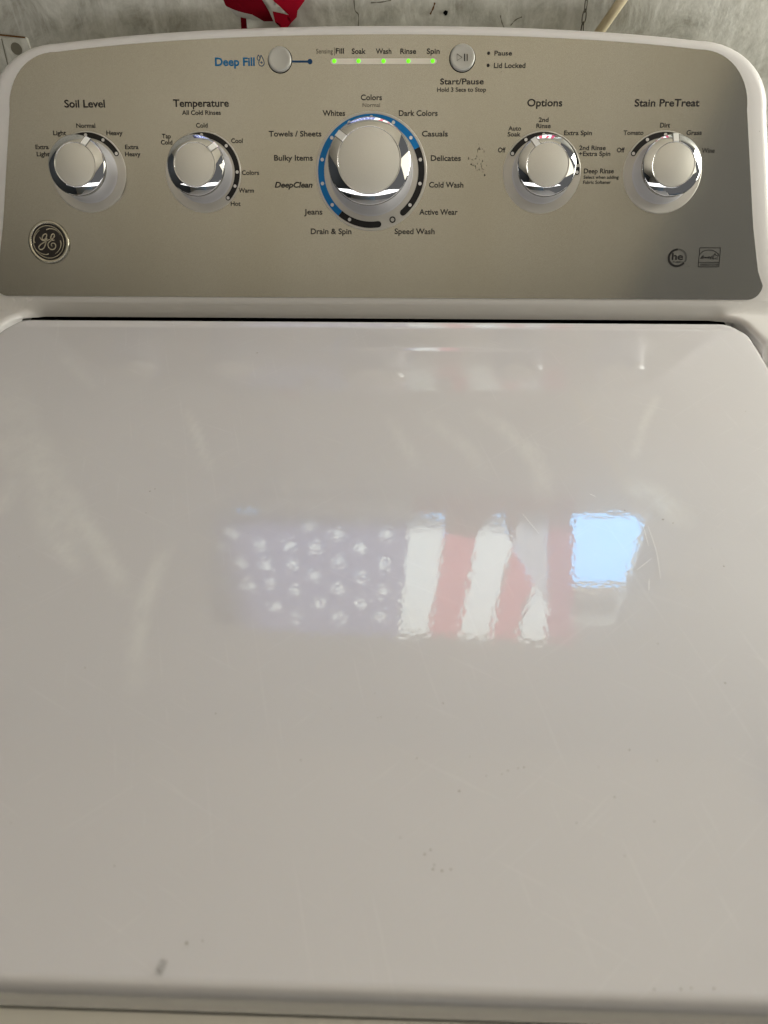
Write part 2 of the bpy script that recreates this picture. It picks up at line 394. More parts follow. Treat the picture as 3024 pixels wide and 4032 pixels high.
def mixcol(nt, fac, a, b):
    n = nt.nodes.new('ShaderNodeMix'); n.data_type = 'RGBA'
    for s, x in ((n.inputs[0], fac), (n.inputs[6], a), (n.inputs[7], b)):
        if isinstance(x, (int, float)): s.default_value = x
        elif isinstance(x, tuple): s.default_value = (*x, 1)
        else: nt.links.new(x, s)
    return n.outputs[2]

M = {}

def build_materials():
    # gloss white enamel of the lid: orange peel, dusty wiped smears, scratches
    m, nt, b = principled('white_enamel_lid', (0.76, 0.745, 0.735), 0.25, coat=1.0, coat_rough=0.02, spec=0.35, coat_ior=1.75)
    oc = coords(nt)
    peel = noise_tex(nt, oc, 310, 1.5); peel2 = noise_tex(nt, oc, 130, 1.0)
    h = math_node(nt, 'ADD', peel.outputs['Fac'], math_node(nt, 'MULTIPLY', peel2.outputs['Fac'], 0.35))
    bump(nt, h, 1.0, 0.000031, [b.inputs['Coat Normal']])
    fine = noise_tex(nt, oc, 1800, 2.0)
    tone = noise_tex(nt, oc, 9, 3.0)
    c1 = mixcol(nt, tone.outputs['Fac'], (0.618, 0.606, 0.632), (0.650, 0.638, 0.664))
    c2 = mixcol(nt, math_node(nt, 'MULTIPLY', fine.outputs['Fac'], 0.16), c1, (0.55, 0.53, 0.50))
    at = nt.nodes.new('ShaderNodeAttribute'); at.attribute_name = 'smear'
    mp = nt.nodes.new('ShaderNodeMapping'); mp.inputs['Scale'].default_value = (1, 0.6, 1); nt.links.new(oc, mp.inputs[0])
    sn = noise_tex(nt, mp.outputs[0], 75, 5, 0.65)
    sk = ramp(nt, sn.outputs['Fac'], [(0.22, (0, 0, 0)), (0.72, (1, 1, 1))])
    sm = math_node(nt, 'MULTIPLY', at.outputs['Fac'], sk)
    c3 = c2
    for ang_, seed_ in ((0.5, 0.0), (-0.7, 3.0), (1.3, 7.0)):
        mr = nt.nodes.new('ShaderNodeMapping'); mr.inputs['Rotation'].default_value = (0, 0, ang_); mr.inputs['Location'].default_value = (seed_, seed_, 0); nt.links.new(oc, mr.inputs[0])
        mq = nt.nodes.new('ShaderNodeMapping'); mq.inputs['Scale'].default_value = (14, 420, 1); nt.links.new(mr.outputs[0], mq.inputs[0]); ns = noise_tex(nt, mq.outputs[0], 1.0, 2, 0.5, 0.6)
        ln = ramp(nt, ns.outputs['Fac'], [(0.66, (0, 0, 0)), (0.72, (1, 1, 1))])
        c3 = mixcol(nt, math_node(nt, 'MULTIPLY', ln, 0.06), c3, (0.95, 0.95, 0.95))
    nt.links.new(mixcol(nt, math_node(nt, 'MULTIPLY', sm, 0.75), c3, (0.80, 0.80, 0.785)), b.inputs['Base Color'])
    cl = noise_tex(nt, oc, 14, 4.0, 0.6)
    cr = math_node(nt, 'MULTIPLY', math_node(nt, 'SUBTRACT', cl.outputs['Fac'], 0.5, True), 0.035)
    cr = math_node(nt, 'ADD', cr, math_node(nt, 'MULTIPLY', sm, 0.25))
    nt.links.new(math_node(nt, 'ADD', cr, 0.004), b.inputs['Coat Roughness'])
    M['lid'] = m
    # moulded white plastic of console and deck
    m, nt, b = principled('white_plastic', (0.72, 0.69, 0.65), 0.28, spec=0.5)
    oc = coords(nt); t = noise_tex(nt, oc, 12, 3)
    nt.links.new(mixcol(nt, t.outputs['Fac'], (0.605, 0.588, 0.572), (0.64, 0.624, 0.612)), b.inputs['Base Color'])
    bump(nt, noise_tex(nt, oc, 900, 1).outputs['Fac'], 0.15, 0.0001, [b.inputs['Normal']])
    M['plastic'] = m
    m, nt, b = principled('white_deck_enamel', (0.70, 0.68, 0.63), 0.3, coat=0.5, coat_rough=0.08)
    M['deck'] = m
    # satin silver panel film
    m, nt, b = principled('silver_panel', (0.42, 0.395, 0.335), 0.30, metal=0.82, spec=0.4)
    oc = coords(nt); fl = noise_tex(nt, oc, 1700, 2.0); cl = noise_tex(nt, oc, 16, 4.0, 0.65)
    c = mixcol(nt, fl.outputs['Fac'], (0.27, 0.262, 0.232), (0.52, 0.505, 0.455))
    mpv = nt.nodes.new('ShaderNodeMapping'); mpv.inputs['Scale'].default_value = (1, 0.3, 0.3); nt.links.new(oc, mpv.inputs[0])
    tv = ramp(nt, noise_tex(nt, mpv.outputs[0], 7, 3, 0.55).outputs['Fac'], [(0.35, (0, 0, 0)), (0.68, (1, 1, 1))])
    nt.links.new(mixcol(nt, math_node(nt, 'MULTIPLY', tv, 0.35), c, (0.30, 0.275, 0.20)), b.inputs['Base Color'])
    nt.links.new(math_node(nt, 'ADD', math_node(nt, 'MULTIPLY', cl.outputs['Fac'], 0.05), 0.115), b.inputs['Roughness'])
    bump(nt, noise_tex(nt, oc, 1500, 2).outputs['Fac'], 0.06, 0.00010, [b.inputs['Normal']])
    M['panel'] = m
    m, nt, b = principled('bezel_silver', (0.52, 0.495, 0.445), 0.36, metal=0.25)
    bump(nt, noise_tex(nt, coords(nt), 1500, 2).outputs['Fac'], 0.2, 0.0001, [b.inputs['Normal']]); M['bezel'] = m
    m, nt, b = principled('chrome', (0.64, 0.645, 0.65), 0.03, metal=1.0); M['chrome'] = m
    m, nt, b = principled('chrome_dark', (0.33, 0.34, 0.35), 0.12, metal=1.0); M['chrome_dark'] = m
    m, nt, b = principled('knob_cap', (0.58, 0.55, 0.48), 0.42, metal=0.35)
    oc = coords(nt); fl = noise_tex(nt, oc, 2200, 2); sp = noise_tex(nt, oc, 260, 3, 0.7)
    d = ramp(nt, sp.outputs['Fac'], [(0.70, (0, 0, 0)), (0.78, (1, 1, 1))])
    c = mixcol(nt, fl.outputs['Fac'], (0.54, 0.52, 0.465), (0.65, 0.63, 0.57))
    nt.links.new(mixcol(nt, math_node(nt, 'MULTIPLY', d, 0.35), c, (0.30, 0.25, 0.18)), b.inputs['Base Color']); M['cap'] = m
    m, nt, b = principled('knob_skirt', (0.60, 0.60, 0.63), 0.25); M['skirt'] = m
    m, nt, b = principled('pointer_silver', (0.84, 0.84, 0.82), 0.30, metal=0.3); M['pointer'] = m
    m, nt, b = principled('button_grey', (0.42, 0.415, 0.385), 0.42, metal=0.3)
    bump(nt, noise_tex(nt, coords(nt), 1500, 2).outputs['Fac'], 0.2, 0.0001, [b.inputs['Normal']]); M['button'] = m
    for nm, c in (('ink_black', (0.012, 0.010, 0.009)), ('ink_light', (0.075, 0.062, 0.042)), ('ink_blue', (0.002, 0.115, 0.27)), ('ink_navy', (0.004, 0.04, 0.11)),
                  ('band_blue', (0.001, 0.15, 0.41)), ('band_black', (0.012, 0.011, 0.011)), ('dot_white', (0.62, 0.60, 0.57)), ('gap_black', (0.006, 0.006, 0.006))):
        M[nm] = principled(nm, c, 0.5, spec=0.25)[0]
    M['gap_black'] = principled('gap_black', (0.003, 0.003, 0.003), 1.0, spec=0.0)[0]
    M['led_bar'] = principled('led_bar', (0.68, 0.63, 0.55), 0.45)[0]
    m, nt, b = principled('led_green', (0.12, 0.6, 0.02), 0.3)
    b.inputs['Emission Color'].default_value = (0.14, 0.80, 0.0, 1); b.inputs['Emission Strength'].default_value = 1.1; M['led'] = m
    m, nt, b = principled('badge_metal', (0.52, 0.49, 0.40), 0.25, metal=0.9); M['badge'] = m
    m, nt, b = principled('badge_black', (0.012, 0.008, 0.007), 0.3); M['badge_black'] = m
    m, nt, b = principled('dirt', (0.10, 0.085, 0.06), 0.8); M['dirt'] = m
    m, nt, b = principled('dirt_grey', (0.33, 0.315, 0.29), 0.8); M['dirt_grey'] = m
    # thin film of dried detergent / dust on the enamel
    def film(name, colr, alpha, sc_, lo, hi):
        m = bpy.data.materials.new(name); m.use_nodes = True; nt = m.node_tree; nt.nodes.clear()
        out = nt.nodes.new('ShaderNodeOutputMaterial'); mix = nt.nodes.new('ShaderNodeMixShader')
        tr = nt.nodes.new('ShaderNodeBsdfTransparent'); df = N(nt, 'ShaderNodeBsdfDiffuse', Color=(*colr, 1))
        at = nt.nodes.new('ShaderNodeAttribute'); at.attribute_name = 'edge'
        n = noise_tex(nt, coords(nt), sc_, 5, 0.7)
        k = ramp(nt, n.outputs['Fac'], [(lo, (0, 0, 0)), (hi, (1, 1, 1))])
        f = math_node(nt, 'MULTIPLY', math_node(nt, 'MULTIPLY', at.outputs['Fac'], k), alpha)
        nt.links.new(f, mix.inputs[0]); nt.links.new(tr.outputs[0], mix.inputs[1]); nt.links.new(df.outputs[0], mix.inputs[2])
        nt.links.new(mix.outputs[0], out.inputs[0]); return m
    M['scratch'] = principled('scratch_white', (0.82, 0.82, 0.82), 0.6)[0]
    M['smudge'] = film('grey_scuff', (0.16, 0.15, 0.14), 0.6, 900, 0.3, 0.6)
    # wall: old painted plaster
    m, nt, b = principled('painted_plaster', (0.55, 0.56, 0.49), 0.85)
    oc = coords(nt); n1 = noise_tex(nt, oc, 26, 7, 0.7, 0.4); n2 = noise_tex(nt, oc, 95, 3, 0.55); n3 = noise_tex(nt, oc, 420, 2, 0.5)
    c = ramp(nt, n1.outputs['Fac'], [(0.30, (0.26, 0.25, 0.21)), (0.45, (0.42, 0.415, 0.37)), (0.56, (0.51, 0.505, 0.455)), (0.72, (0.64, 0.635, 0.58))])
    d = ramp(nt, n2.outputs['Fac'], [(0.60, (0, 0, 0)), (0.78, (1, 1, 1))])
    nt.links.new(mixcol(nt, math_node(nt, 'MULTIPLY', d, 0.5), c, (0.25, 0.24, 0.19)), b.inputs['Base Color'])
    mp = nt.nodes.new('ShaderNodeMapping'); mp.inputs['Scale'].default_value = (1, 1, 0.5); nt.links.new(oc, mp.inputs[0])
    drip = noise_tex(nt, mp.outputs[0], 55, 3, 0.5)
    h = math_node(nt, 'ADD', math_node(nt, 'MULTIPLY', drip.outputs['Fac'], 1.0), math_node(nt, 'MULTIPLY', n2.outputs['Fac'], 0.5))
    h = math_node(nt, 'ADD', h, math_node(nt, 'MULTIPLY', n3.outputs['Fac'], 0.18))
    bump(nt, h, 0.22, 0.0035, [b.inputs['Normal']]); M['wall'] = m
    mp2 = nt.nodes.new('ShaderNodeMapping'); mp2.inputs['Scale'].default_value = (1, 1, 0.16); nt.links.new(oc, mp2.inputs[0])
    st2 = ramp(nt, noise_tex(nt, mp2.outputs[0], 130, 4, 0.6).outputs['Fac'], [(0.52, (0, 0, 0)), (0.66, (1, 1, 1))])
    old = b.inputs['Base Color'].links[0].from_socket
    nt.links.new(mixcol(nt, math_node(nt, 'MULTIPLY', st2, 0.28), old, (0.70, 0.70, 0.66)), b.inputs['Base Color'])
    M['crack'] = principled('crack_dark', (0.16, 0.15, 0.115), 0.9)[0]
    M['rust'] = principled('rust', (0.12, 0.055, 0.015), 0.85)[0]
    M['chain'] = principled('chain_metal', (0.16, 0.15, 0.12), 0.45, metal=0.7)[0]
    m, nt, b = principled('old_stick_wood', (0.30, 0.23, 0.12), 0.55)
    n1 = noise_tex(nt, coords(nt), 60, 4); nt.links.new(mixcol(nt, n1.outputs['Fac'], (0.33, 0.27, 0.16), (0.56, 0.49, 0.34)), b.inputs['Base Color']); M['stick'] = m
    m, nt, b = principled('ceiling_paint', (0.66, 0.60, 0.48), 0.9)
    n1 = noise_tex(nt, coords(nt), 2.5, 4); nt.links.new(mixcol(nt, n1.outputs['Fac'], (0.52, 0.47, 0.37), (0.72, 0.66, 0.53)), b.inputs['Base Color']); M['ceiling'] = m
    M['side_wall'] = principled('side_wall_paint', (0.075, 0.085, 0.10), 0.8)[0]; M['rear_wall'] = principled('rear_wall_boards', (0.42, 0.38, 0.32), 0.8)[0]
    m, nt, b = principled('concrete_floor', (0.22, 0.21, 0.19), 0.85)
    n1 = noise_tex(nt, coords(nt), 6, 6); nt.links.new(mixcol(nt, n1.outputs['Fac'], (0.15, 0.145, 0.13), (0.29, 0.28, 0.25)), b.inputs['Base Color']); M['floor'] = m
    def cloth(name, dcol, tcol, k=0.55):
        m = bpy.data.materials.new(name); m.use_nodes = True; nt = m.node_tree; nt.nodes.clear()
        out = nt.nodes.new('ShaderNodeOutputMaterial'); mix = nt.nodes.new('ShaderNodeMixShader'); mix.inputs[0].default_value = k
        a = N(nt, 'ShaderNodeBsdfDiffuse', Color=(*dcol, 1)); t = N(nt, 'ShaderNodeBsdfTranslucent', Color=(*tcol, 1))
        w = noise_tex(nt, coords(nt), 700, 2); bm_ = N(nt, 'ShaderNodeBump', Strength=0.3, Distance=0.0005)
        nt.links.new(w.outputs['Fac'], bm_.inputs['Height']); nt.links.new(bm_.outputs[0], a.inputs['Normal'])
        nt.links.new(a.outputs[0], mix.inputs[1]); nt.links.new(t.outputs[0], mix.inputs[2]); nt.links.new(mix.outputs[0], out.inputs[0])
        return m
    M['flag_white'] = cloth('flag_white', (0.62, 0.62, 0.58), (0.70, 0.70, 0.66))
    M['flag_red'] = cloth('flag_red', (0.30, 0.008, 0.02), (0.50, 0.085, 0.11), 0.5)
    M['flag_red_fold_shaded'] = cloth('flag_red_fold_shaded', (0.21, 0.005, 0.014), (0.08, 0.004, 0.008), 0.2)  # darker copy for doubled folds; the shade of tail folds is painted in
    M['flag_red_lit'] = cloth('flag_red_lit', (0.36, 0.008, 0.025), (0.1, 0.004, 0.01), 0.1)  # brighter copy of the red, painted for the lit tail fold
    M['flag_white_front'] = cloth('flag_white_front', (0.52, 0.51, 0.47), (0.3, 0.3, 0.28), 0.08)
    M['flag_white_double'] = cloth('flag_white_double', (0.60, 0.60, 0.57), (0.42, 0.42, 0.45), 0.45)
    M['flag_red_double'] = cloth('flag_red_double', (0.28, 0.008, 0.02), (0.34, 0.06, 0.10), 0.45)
    M['flag_blue'] = cloth('flag_blue', (0.02, 0.025, 0.09), (0.135, 0.13, 0.25), 0.5)
    M['window_frame'] = principled('window_frame_paint', (0.5, 0.5, 0.46), 0.6)[0]
    m = bpy.data.materials.new('window_glass'); m.use_nodes = True; nt = m.node_tree; nt.nodes.clear()
    out = nt.nodes.new('ShaderNodeOutputMaterial'); mix = nt.nodes.new('ShaderNodeMixShader'); mix.inputs[0].default_value = 0.06
    tr = N(nt, 'ShaderNodeBsdfTransparent', Color=(0.95, 0.97, 0.96, 1)); gl = N(nt, 'ShaderNodeBsdfGlossy', Roughness=0.02)
    nt.links.new(tr.outputs[0], mix.inputs[1]); nt.links.new(gl.outputs[0], mix.inputs[2]); nt.links.new(mix.outputs[0], out.inputs[0]); M['glass'] = m
    M['sky_block'] = principled('sky_block_brown', (0.30, 0.24, 0.17), 0.8)[0]
    m = bpy.data.materials.new('sky_light'); m.use_nodes = True; nt = m.node_tree; nt.nodes.clear()
    out = nt.nodes.new('ShaderNodeOutputMaterial'); em = N(nt, 'ShaderNodeEmission', Color=(0.16, 0.52, 1.0, 1), Strength=9.5)
    n1 = noise_tex(nt, coords(nt), 0.7, 4); nt.links.new(mixcol(nt, n1.outputs['Fac'], (0.10, 0.46, 1.0), (0.30, 0.62, 1.0)), em.inputs['Color'])
    nt.links.new(em.outputs[0], out.inputs[0]); M['sky'] = m

build_materials()

# ------------------------------------------------------------------ setting: wall with window opening, ceiling, floor, sky
WY = 0.24
WX0, WX1, WZ0, WZ1 = -0.243, 0.412, 0.450, 0.745          # window opening
xs = [-2.6, WX0, WX1, 2.6]; zs = [-Z0, WZ0, WZ1, 1.18]
vs, fs = [], []
for y in (WY, WY + 0.035):
    for z in zs:
        for x in xs: vs.append((x, y, z))
idx = lambda k, j, i: k * 16 + j * 4 + i
for j in range(3):
    for i in range(3):
        if i == 1 and j == 1: continue
        for k in (0, 1): fs.append((idx(k, j, i), idx(k, j, i + 1), idx(k, j + 1, i + 1), idx(k, j + 1, i)))
for (a, b_) in (((1, 1), (1, 2)), ((1, 2), (2, 2)), ((2, 2), (2, 1)), ((2, 1), (1, 1))):
    fs.append((idx(0, *a), idx(0, *b_), idx(1, *b_), idx(1, *a)))
wall = tag(mesh('wall', vs, fs, M['wall'], frame=WW), kind='structure')

def box(name, lo, hi, mat, parent=None, bevel=0.0, frame=WW, seg=3):
    bm = bmesh.new(); bmesh.ops.create_cube(bm, size=1)
    for v in bm.verts:
        v.co = Vector((lo[i] + (hi[i] - lo[i]) * (v.co[i] + 0.5) for i in range(3)))
    if bevel: bmesh.ops.bevel(bm, geom=bm.edges[:], offset=bevel, segments=seg, profile=0.5, affect='EDGES')
    for v in bm.verts: v.co = Vector(frame(*v.co))
    me = bpy.data.meshes.new(name); bm.to_mesh(me); bm.free()
    return new_obj(name, me, mat, parent, smooth=bevel > 0, auto=40 if bevel else None)

tag(box('floor', (-2.6, -3.2, -Z0 - 0.1), (2.6, 0.36, -Z0), M['floor']), kind='structure')
tag(box('ceiling', (-2.6, -3.2, 1.181), (0.78, 0.36, 1.25), M['ceiling']), kind='structure')
tag(box('side_wall', (-1.9, -3.2, -Z0), (-1.8, 0.238, 1.18), M['side_wall']), kind='structure')
tag(box('rear_wall', (-1.8, -3.3, -Z0), (0.3, -3.2, 1.18), M['rear_wall']), kind='structure')
tag(mesh('sky', [(-9, 7, -1), (9, 7, -1), (9, 7, 9), (-9, 7, 9)], [(0, 1, 2, 3)], M['sky'], frame=WW), kind='structure')

# window in the wall
win = empty('window', (0.09, WY + 0.05, WZ0 + Z0))
tag(win, 'shallow wall window half covered by a flag, mirrored in the lid', 'window')
t = 0.010
box('window_frame', (WX0, WY + 0.004, WZ0), (WX1, WY + 0.028, WZ0 + t), M['window_frame'], win, 0.002)
box('window_frame', (WX0, WY + 0.004, WZ1 - t), (WX1, WY + 0.028, WZ1), M['window_frame'], win, 0.002)
box('window_frame', (WX0, WY + 0.005, WZ0 + t), (WX0 + t, WY + 0.027, WZ1 - t), M['window_frame'], win, 0.002)
box('window_frame', (WX1 - t, WY + 0.005, WZ0 + t), (WX1, WY + 0.027, WZ1 - t), M['window_frame'], win, 0.002)
box('pane', (WX0 + t, WY + 0.013, WZ0 + t), (WX1 - t, WY + 0.017, WZ1 - t), M['glass'], win)
tag(box('sky_block_board', (-1.2, 0.375, 0.80), (1.4, 0.40, 1.5), M['sky_block']), 'brown board added outside to block the sky above the window in the lid reflection', 'board')  # added board that cuts off the sky behind the upper window

# ------------------------------------------------------------------ washing machine
BASE = Vector((0, -0.16, 0))
washer = empty('washing_machine', BASE)
tag(washer, 'white top-loading washing machine with silver control panel', 'washing machine')

# cabinet and deck
box('cabinet', (-0.355, -0.530, -Z0 + 0.02), (0.355, 0.17, -0.106), M['deck'], washer, 0.012)
for (x, y) in ((-0.29, -0.47), (0.29, -0.47), (-0.29, 0.11), (0.29, 0.11)):
    vs, fs = tube([(x, y, -Z0), (x, y, -Z0 + 0.022)], 0.022, 20); mesh('foot', vs, fs, M['gap_black'], washer, frame=WW)

def rounded_outline(x0, x1, y0, y1, rb, rf, n=10):
    """counter-clockwise from front left; rb back corner radius, rf front"""
    out = []
    for cx_, cy_, r, a0 in ((x0 + rf, y0 + rf, rf, 180), (x1 - rf, y0 + rf, rf, 270), (x1 - rb, y1 - rb, rb, 0), (x0 + rb, y1 - rb, rb, 90)):
        for k in range(n + 1):
            a = RAD(a0 + 90 * k / n); out.append((cx_ + r * math.cos(a), cy_ + r * math.sin(a)))
    return out

def loft(loops, cap_first=False, cap_last=True):
    n = len(loops[0]); vs = [p for l in loops for p in l]; fs = []
    for j in range(len(loops) - 1):
        for i in range(n):
            k = (i + 1) % n; fs.append((j * n + i, j * n + k, (j + 1) * n + k, (j + 1) * n + i))
    if cap_first: fs.append(tuple(range(n)))
    if cap_last: fs.append(tuple(range((len(loops) - 1) * n, len(loops) * n)))
    return vs, fs

# top deck: rim at -0.034 round the lid, dished well under the lid
ro = rounded_outline
loops = [[(x, y, z) for x, y in ro(-w_, w_, y0_, y1_, 0.02, 0.045)] for w_, y0_, y1_, z in ((0.3560, -0.531, 0.172, -0.107), (0.3560, -0.528, 0.172, -0.080), (0.3560, -0.521, 0.172, -0.056),
         (0.3545, -0.512, 0.170, -0.041), (0.350, -0.503, 0.166, -0.0335), (0.341, -0.495, 0.162, -0.0305))]
loops += [[(x, y, -0.0300) for x, y in ro(-0.318, 0.318, -0.486, 0.012, 0.03, 0.035)], [(x, y, -0.050) for x, y in ro(-0.300, 0.300, -0.474, -0.01, 0.03, 0.035)]]
vs, fs = loft(loops); mesh('top_deck', vs, fs, M['deck'], washer, smooth=True, frame=WW, auto=50)

# lid: gently profiled sheet with rolled edges
LX, LYF, LYB, RB, RF = 0.3075, -0.4800, -0.0015, 0.018, 0.030
def _bumpf(y, a, b, w):
    return 0.5 * (math.tanh((y - a) / w) - math.tanh((y - b) / w))
_tab = [(-0.060, 0.0)]
while _tab[-1][0] < 0.002:
    y_, z_ = _tab[-1]; dy_ = 0.0001
    _tab.append((y_ + dy_, z_ + dy_ * (0.36 * _bumpf(y_, -0.0075, 0.004, 0.0012))))
def flag_glint_rise(x, y):
    # shallow local rise added to mirror a band of the flag
    a = math.exp(-((x - 0.052) / 0.048) ** 2)
    if a < 0.01 or y < -0.046 or y > -0.010: return 0.0
    t_ = (y + 0.0425) / 0.006
    up = 0.0 if t_ <= 0 else (1.0 if t_ >= 1 else t_ * t_ * (3 - 2 * t_))
    dn = max(0.0, min(1.0, (-0.010 - y) / 0.0265)); dn = dn * dn * (3 - 2 * dn)
    return 0.00135 * a * up * dn
def lid_z(y):
    if y <= -0.060: return -0.0008
    return -0.0008 + _tab[min(int((y + 0.060) / 0.0001), len(_tab) - 1)][1]
ys = [LYF + (LYB - 0.06 - LYF) * i / 110 for i in range(110)] + [LYB - 0.06 + 0.06 * i / 130 for i in range(131)]
def halfw(y):
    if y > LYB - RB: d = y - (LYB - RB); return LX - RB + math.sqrt(max(RB * RB - d * d, 0))
    if y < LYF + RF: d = (LYF + RF) - y; return LX - RF + math.sqrt(max(RF * RF - d * d, 0))
    return LX
ys = sorted(set([round(y, 6) for y in ys] + [LYF + RF * (1 - math.cos(RAD(90 * k / 10))) for k in range(1, 10)]
            + [LYB - RB * (1 - math.cos(RAD(90 * k / 12))) for k in range(1, 12)]))
NX = 160
vs, fs = [], []
for y in ys:
    w = max(halfw(y), 0.001)
    for i in range(NX + 1):
        x_ = -w + 2 * w * i / NX; vs.append((x_, y, lid_z(y) + flag_glint_rise(x_, y)))
R_ = NX + 1; NY = len(ys)
for j in range(NY - 1):
    for i in range(NX): fs.append((j * R_ + i, j * R_ + i + 1, (j + 1) * R_ + i + 1, (j + 1) * R_ + i))
loop = [i for i in range(R_)] + [j * R_ + NX for j in range(1, NY)] + [(NY - 1) * R_ + i for i in range(NX - 1, -1, -1)] + [j * R_ for j in range(NY - 2, 0, -1)]
nl = len(loop); prev = loop
nrmls = []
for k in range(nl):
    a = Vector(vs[loop[k - 3]][:2]); b2 = Vector(vs[loop[(k + 3) % nl]][:2]); d = (b2 - a).normalized(); nrmls.append(Vector((d.y, -d.x)))
for s in range(1, 9):
    ang = RAD(90 * min(s, 6) / 6); cur = []
    for k in range(nl):
        x, y, z = vs[loop[k]]; fr = min(max((LYF + 0.05 - y) / 0.05, 0), 1)
        r = 0.0032 + 0.0026 * fr
        dz = -r * (1 - math.cos(ang)) - (0.010 * (s - 6) if s > 6 else 0)
        vs.append((x + nrmls[k].x * r * math.sin(ang), y + nrmls[k].y * r * math.sin(ang), z + dz)); cur.append(len(vs) - 1)
    for k in range(nl):
        k2 = (k + 1) % nl; fs.append((prev[k], prev[k2], cur[k2], cur[k]))
    prev = cur
fs.append(tuple(prev))
lid = mesh('lid', vs, fs, M['lid'], washer, smooth=True, frame=WW, auto=60)

# wiped smears of dried detergent: a soft mask stored on the lid's points
SW = [0.018, 0.012, 0.006, 0.007, 0.007, 0.004, 0.006, 0.01, 0.006, 0.009, 0.004, 0.013, 0.008]
SA = [0.75, 0.65, 1.0, 1.0, 1.0, 0.8, 0.5, 0.7, 0.6, 0.8, 0.9, 1.0, 0.5]
A = lid.data.attributes.new('smear', 'FLOAT', 'POINT')
paths = [(smooth_path(mm(s_), 8), SW[i], SA[i]) for i, s_ in enumerate(SMEARS)]
boxes = [(min(p[0] for p in q) - w, max(p[0] for p in q) + w, min(p[1] for p in q) - w, max(p[1] for p in q) + w) for q, w, a_ in paths]
for i, v in enumerate(lid.data.vertices):
    x, y = v.co.x, v.co.y; m_ = 0.0
    for (q, w, a_), bx_ in zip(paths, boxes):
        if not (bx_[0] < x < bx_[1] and bx_[2] < y < bx_[3]): continue
        nq = len(q)
        for k in range(nq - 1):
            ax, ay = q[k]; bx2, by2 = q[k + 1]; dx, dy = bx2 - ax, by2 - ay
            t_ = min(max(((x - ax) * dx + (y - ay) * dy) / (dx * dx + dy * dy), 0), 1)
            dd = math.hypot(x - ax - t_ * dx, y - ay - t_ * dy) / w
            if dd < 1: m_ = max(m_, a_ * (1 - dd * dd) ** 1.2 * math.sin(math.pi * (0.06 + 0.9 * (k + t_) / (nq - 1))) ** 0.7)
    A.data[i].value = m_

# hinge nubs beside the lid's back corners
for s in (-1, 1):
    box('hinge', (s * 0.3135 - 0.006, -0.030, -0.030), (s * 0.3135 + 0.006, -0.013, -0.010), M['plastic'], washer, 0.003)

# console shell -----------------------------------------------------------
def outline(half, v0, kt, bu, bl, crown, rt, rb, n=14):
    """panel outline, clockwise seen from the front starting bottom left. half(v) -> half width, crown(u) -> top"""
    pts = []
    # bottom edge left to right, rounded corners radius rb
    hb = half(v0)
    for k in range(n + 1):
        a = RAD(180 + 90 * k / n); pts.append((-hb + rb + rb * math.cos(a), v0 + rb + rb * math.sin(a)))
    for k in range(n + 1):
        a = RAD(270 + 90 * k / n); pts.append((hb - rb + rb * math.cos(a), v0 + rb + rb * math.sin(a)))
    # right side up
    vt = crown(half(0.2)) - rt * 0.93
    for k in range(1, 12):
        v = v0 + rb + (vt - v0 - rb) * k / 12; pts.append((half(v), v))
    # top right corner: quarter super-ellipse to the crown
    h2 = half(vt); uc = h2 - rt * 1.0
    for k in range(0, n + 1):
        a = RAD(90 * k / n); u = uc + rt * math.cos(a) ** 0.95; pts.append((u, vt + (crown(uc) - vt) * math.sin(a) ** 1.0))
    m = 24
    for k in range(1, m):
        u = uc - 2 * uc * k / m; pts.append((u, crown(u)))
    for k in range(n, -1, -1):
        a = RAD(90 * k / n); u = -uc - rt * math.cos(a) ** 0.95; pts.append((u, vt + (crown(uc) - vt) * math.sin(a)))
    for k in range(11, 0, -1):
        v = v0 + rb + (vt - v0 - rb) * k / 12; pts.append((-half(v), v))
    return pts

sil_half = lambda v: 0.3355 - 0.163 * v + 0.12 * max(0, 0.06 - v) ** 1.0 * 0.5
sil_crown = lambda u: 0.2096 - 0.132 * u * u - 0.55 * u ** 4
SIL = outline(sil_half, 0.0, 0, 0, 0, sil_crown, 0.044, 0.012)
def offset_loop(pts, d, extra=None):
    out = []; n = len(pts)
    for i, (u, v) in enumerate(pts):
        a = pts[i - 1]; b2 = pts[(i + 1) % n]; dx, dy = b2[0] - a[0], b2[1] - a[1]; L = math.hypot(dx, dy) or 1
        nu, nv = dy / L, -dx / L
        du, dv = (extra(nu, nv) if extra else (0, 0))
        out.append((u + nu * d + du, v + nv * d + dv))
    return out
def shell_loop(d, h, amount):
    # the white border is wide at the sides and bottom, narrow along the top; the bottom edge rolls under tightly
    out = []; n = len(SIL)
    for i, (u, v) in enumerate(SIL):
        a = SIL[i - 1]; b_ = SIL[(i + 1) % n]; dx, dy = b_[0] - a[0], b_[1] - a[1]; L_ = math.hypot(dx, dy) or 1
        nu, nv = dy / L_, -dx / L_
        wb = max(-nv, 0) ** 2; k = 1 - 0.55 * wb
        out.append((u + nu * d * k + amount * 0.010 * math.copysign(abs(nu) ** 1.2, nu), v + nv * d * k - amount * 0.0030 * max(-nv, 0), h * (k if h > -0.01 else 1)))
    return out
loops = []
for d, h, am in ((0.0, 0.0000, 0.0), (0.0012, 0.0001, 0.15), (0.0020, 0.0000, 0.9), (0.0042, -0.0006, 1.0), (0.0060, -0.0017, 1.0), (0.0076, -0.0034, 1.0), (0.0087, -0.0056, 1.0), (0.0092, -0.0085, 1.0), (0.0094, -0.020, 1.0), (0.0094, -0.034, 1.0)):
    loops.append(shell_loop(d, h, am))
vs, fs = loft(loops, cap_first=True, cap_last=True)
vs2 = [PW(*p) for p in vs]
shell = mesh('console_shell', vs2, fs, M['plastic'], washer, smooth=True, auto=60)
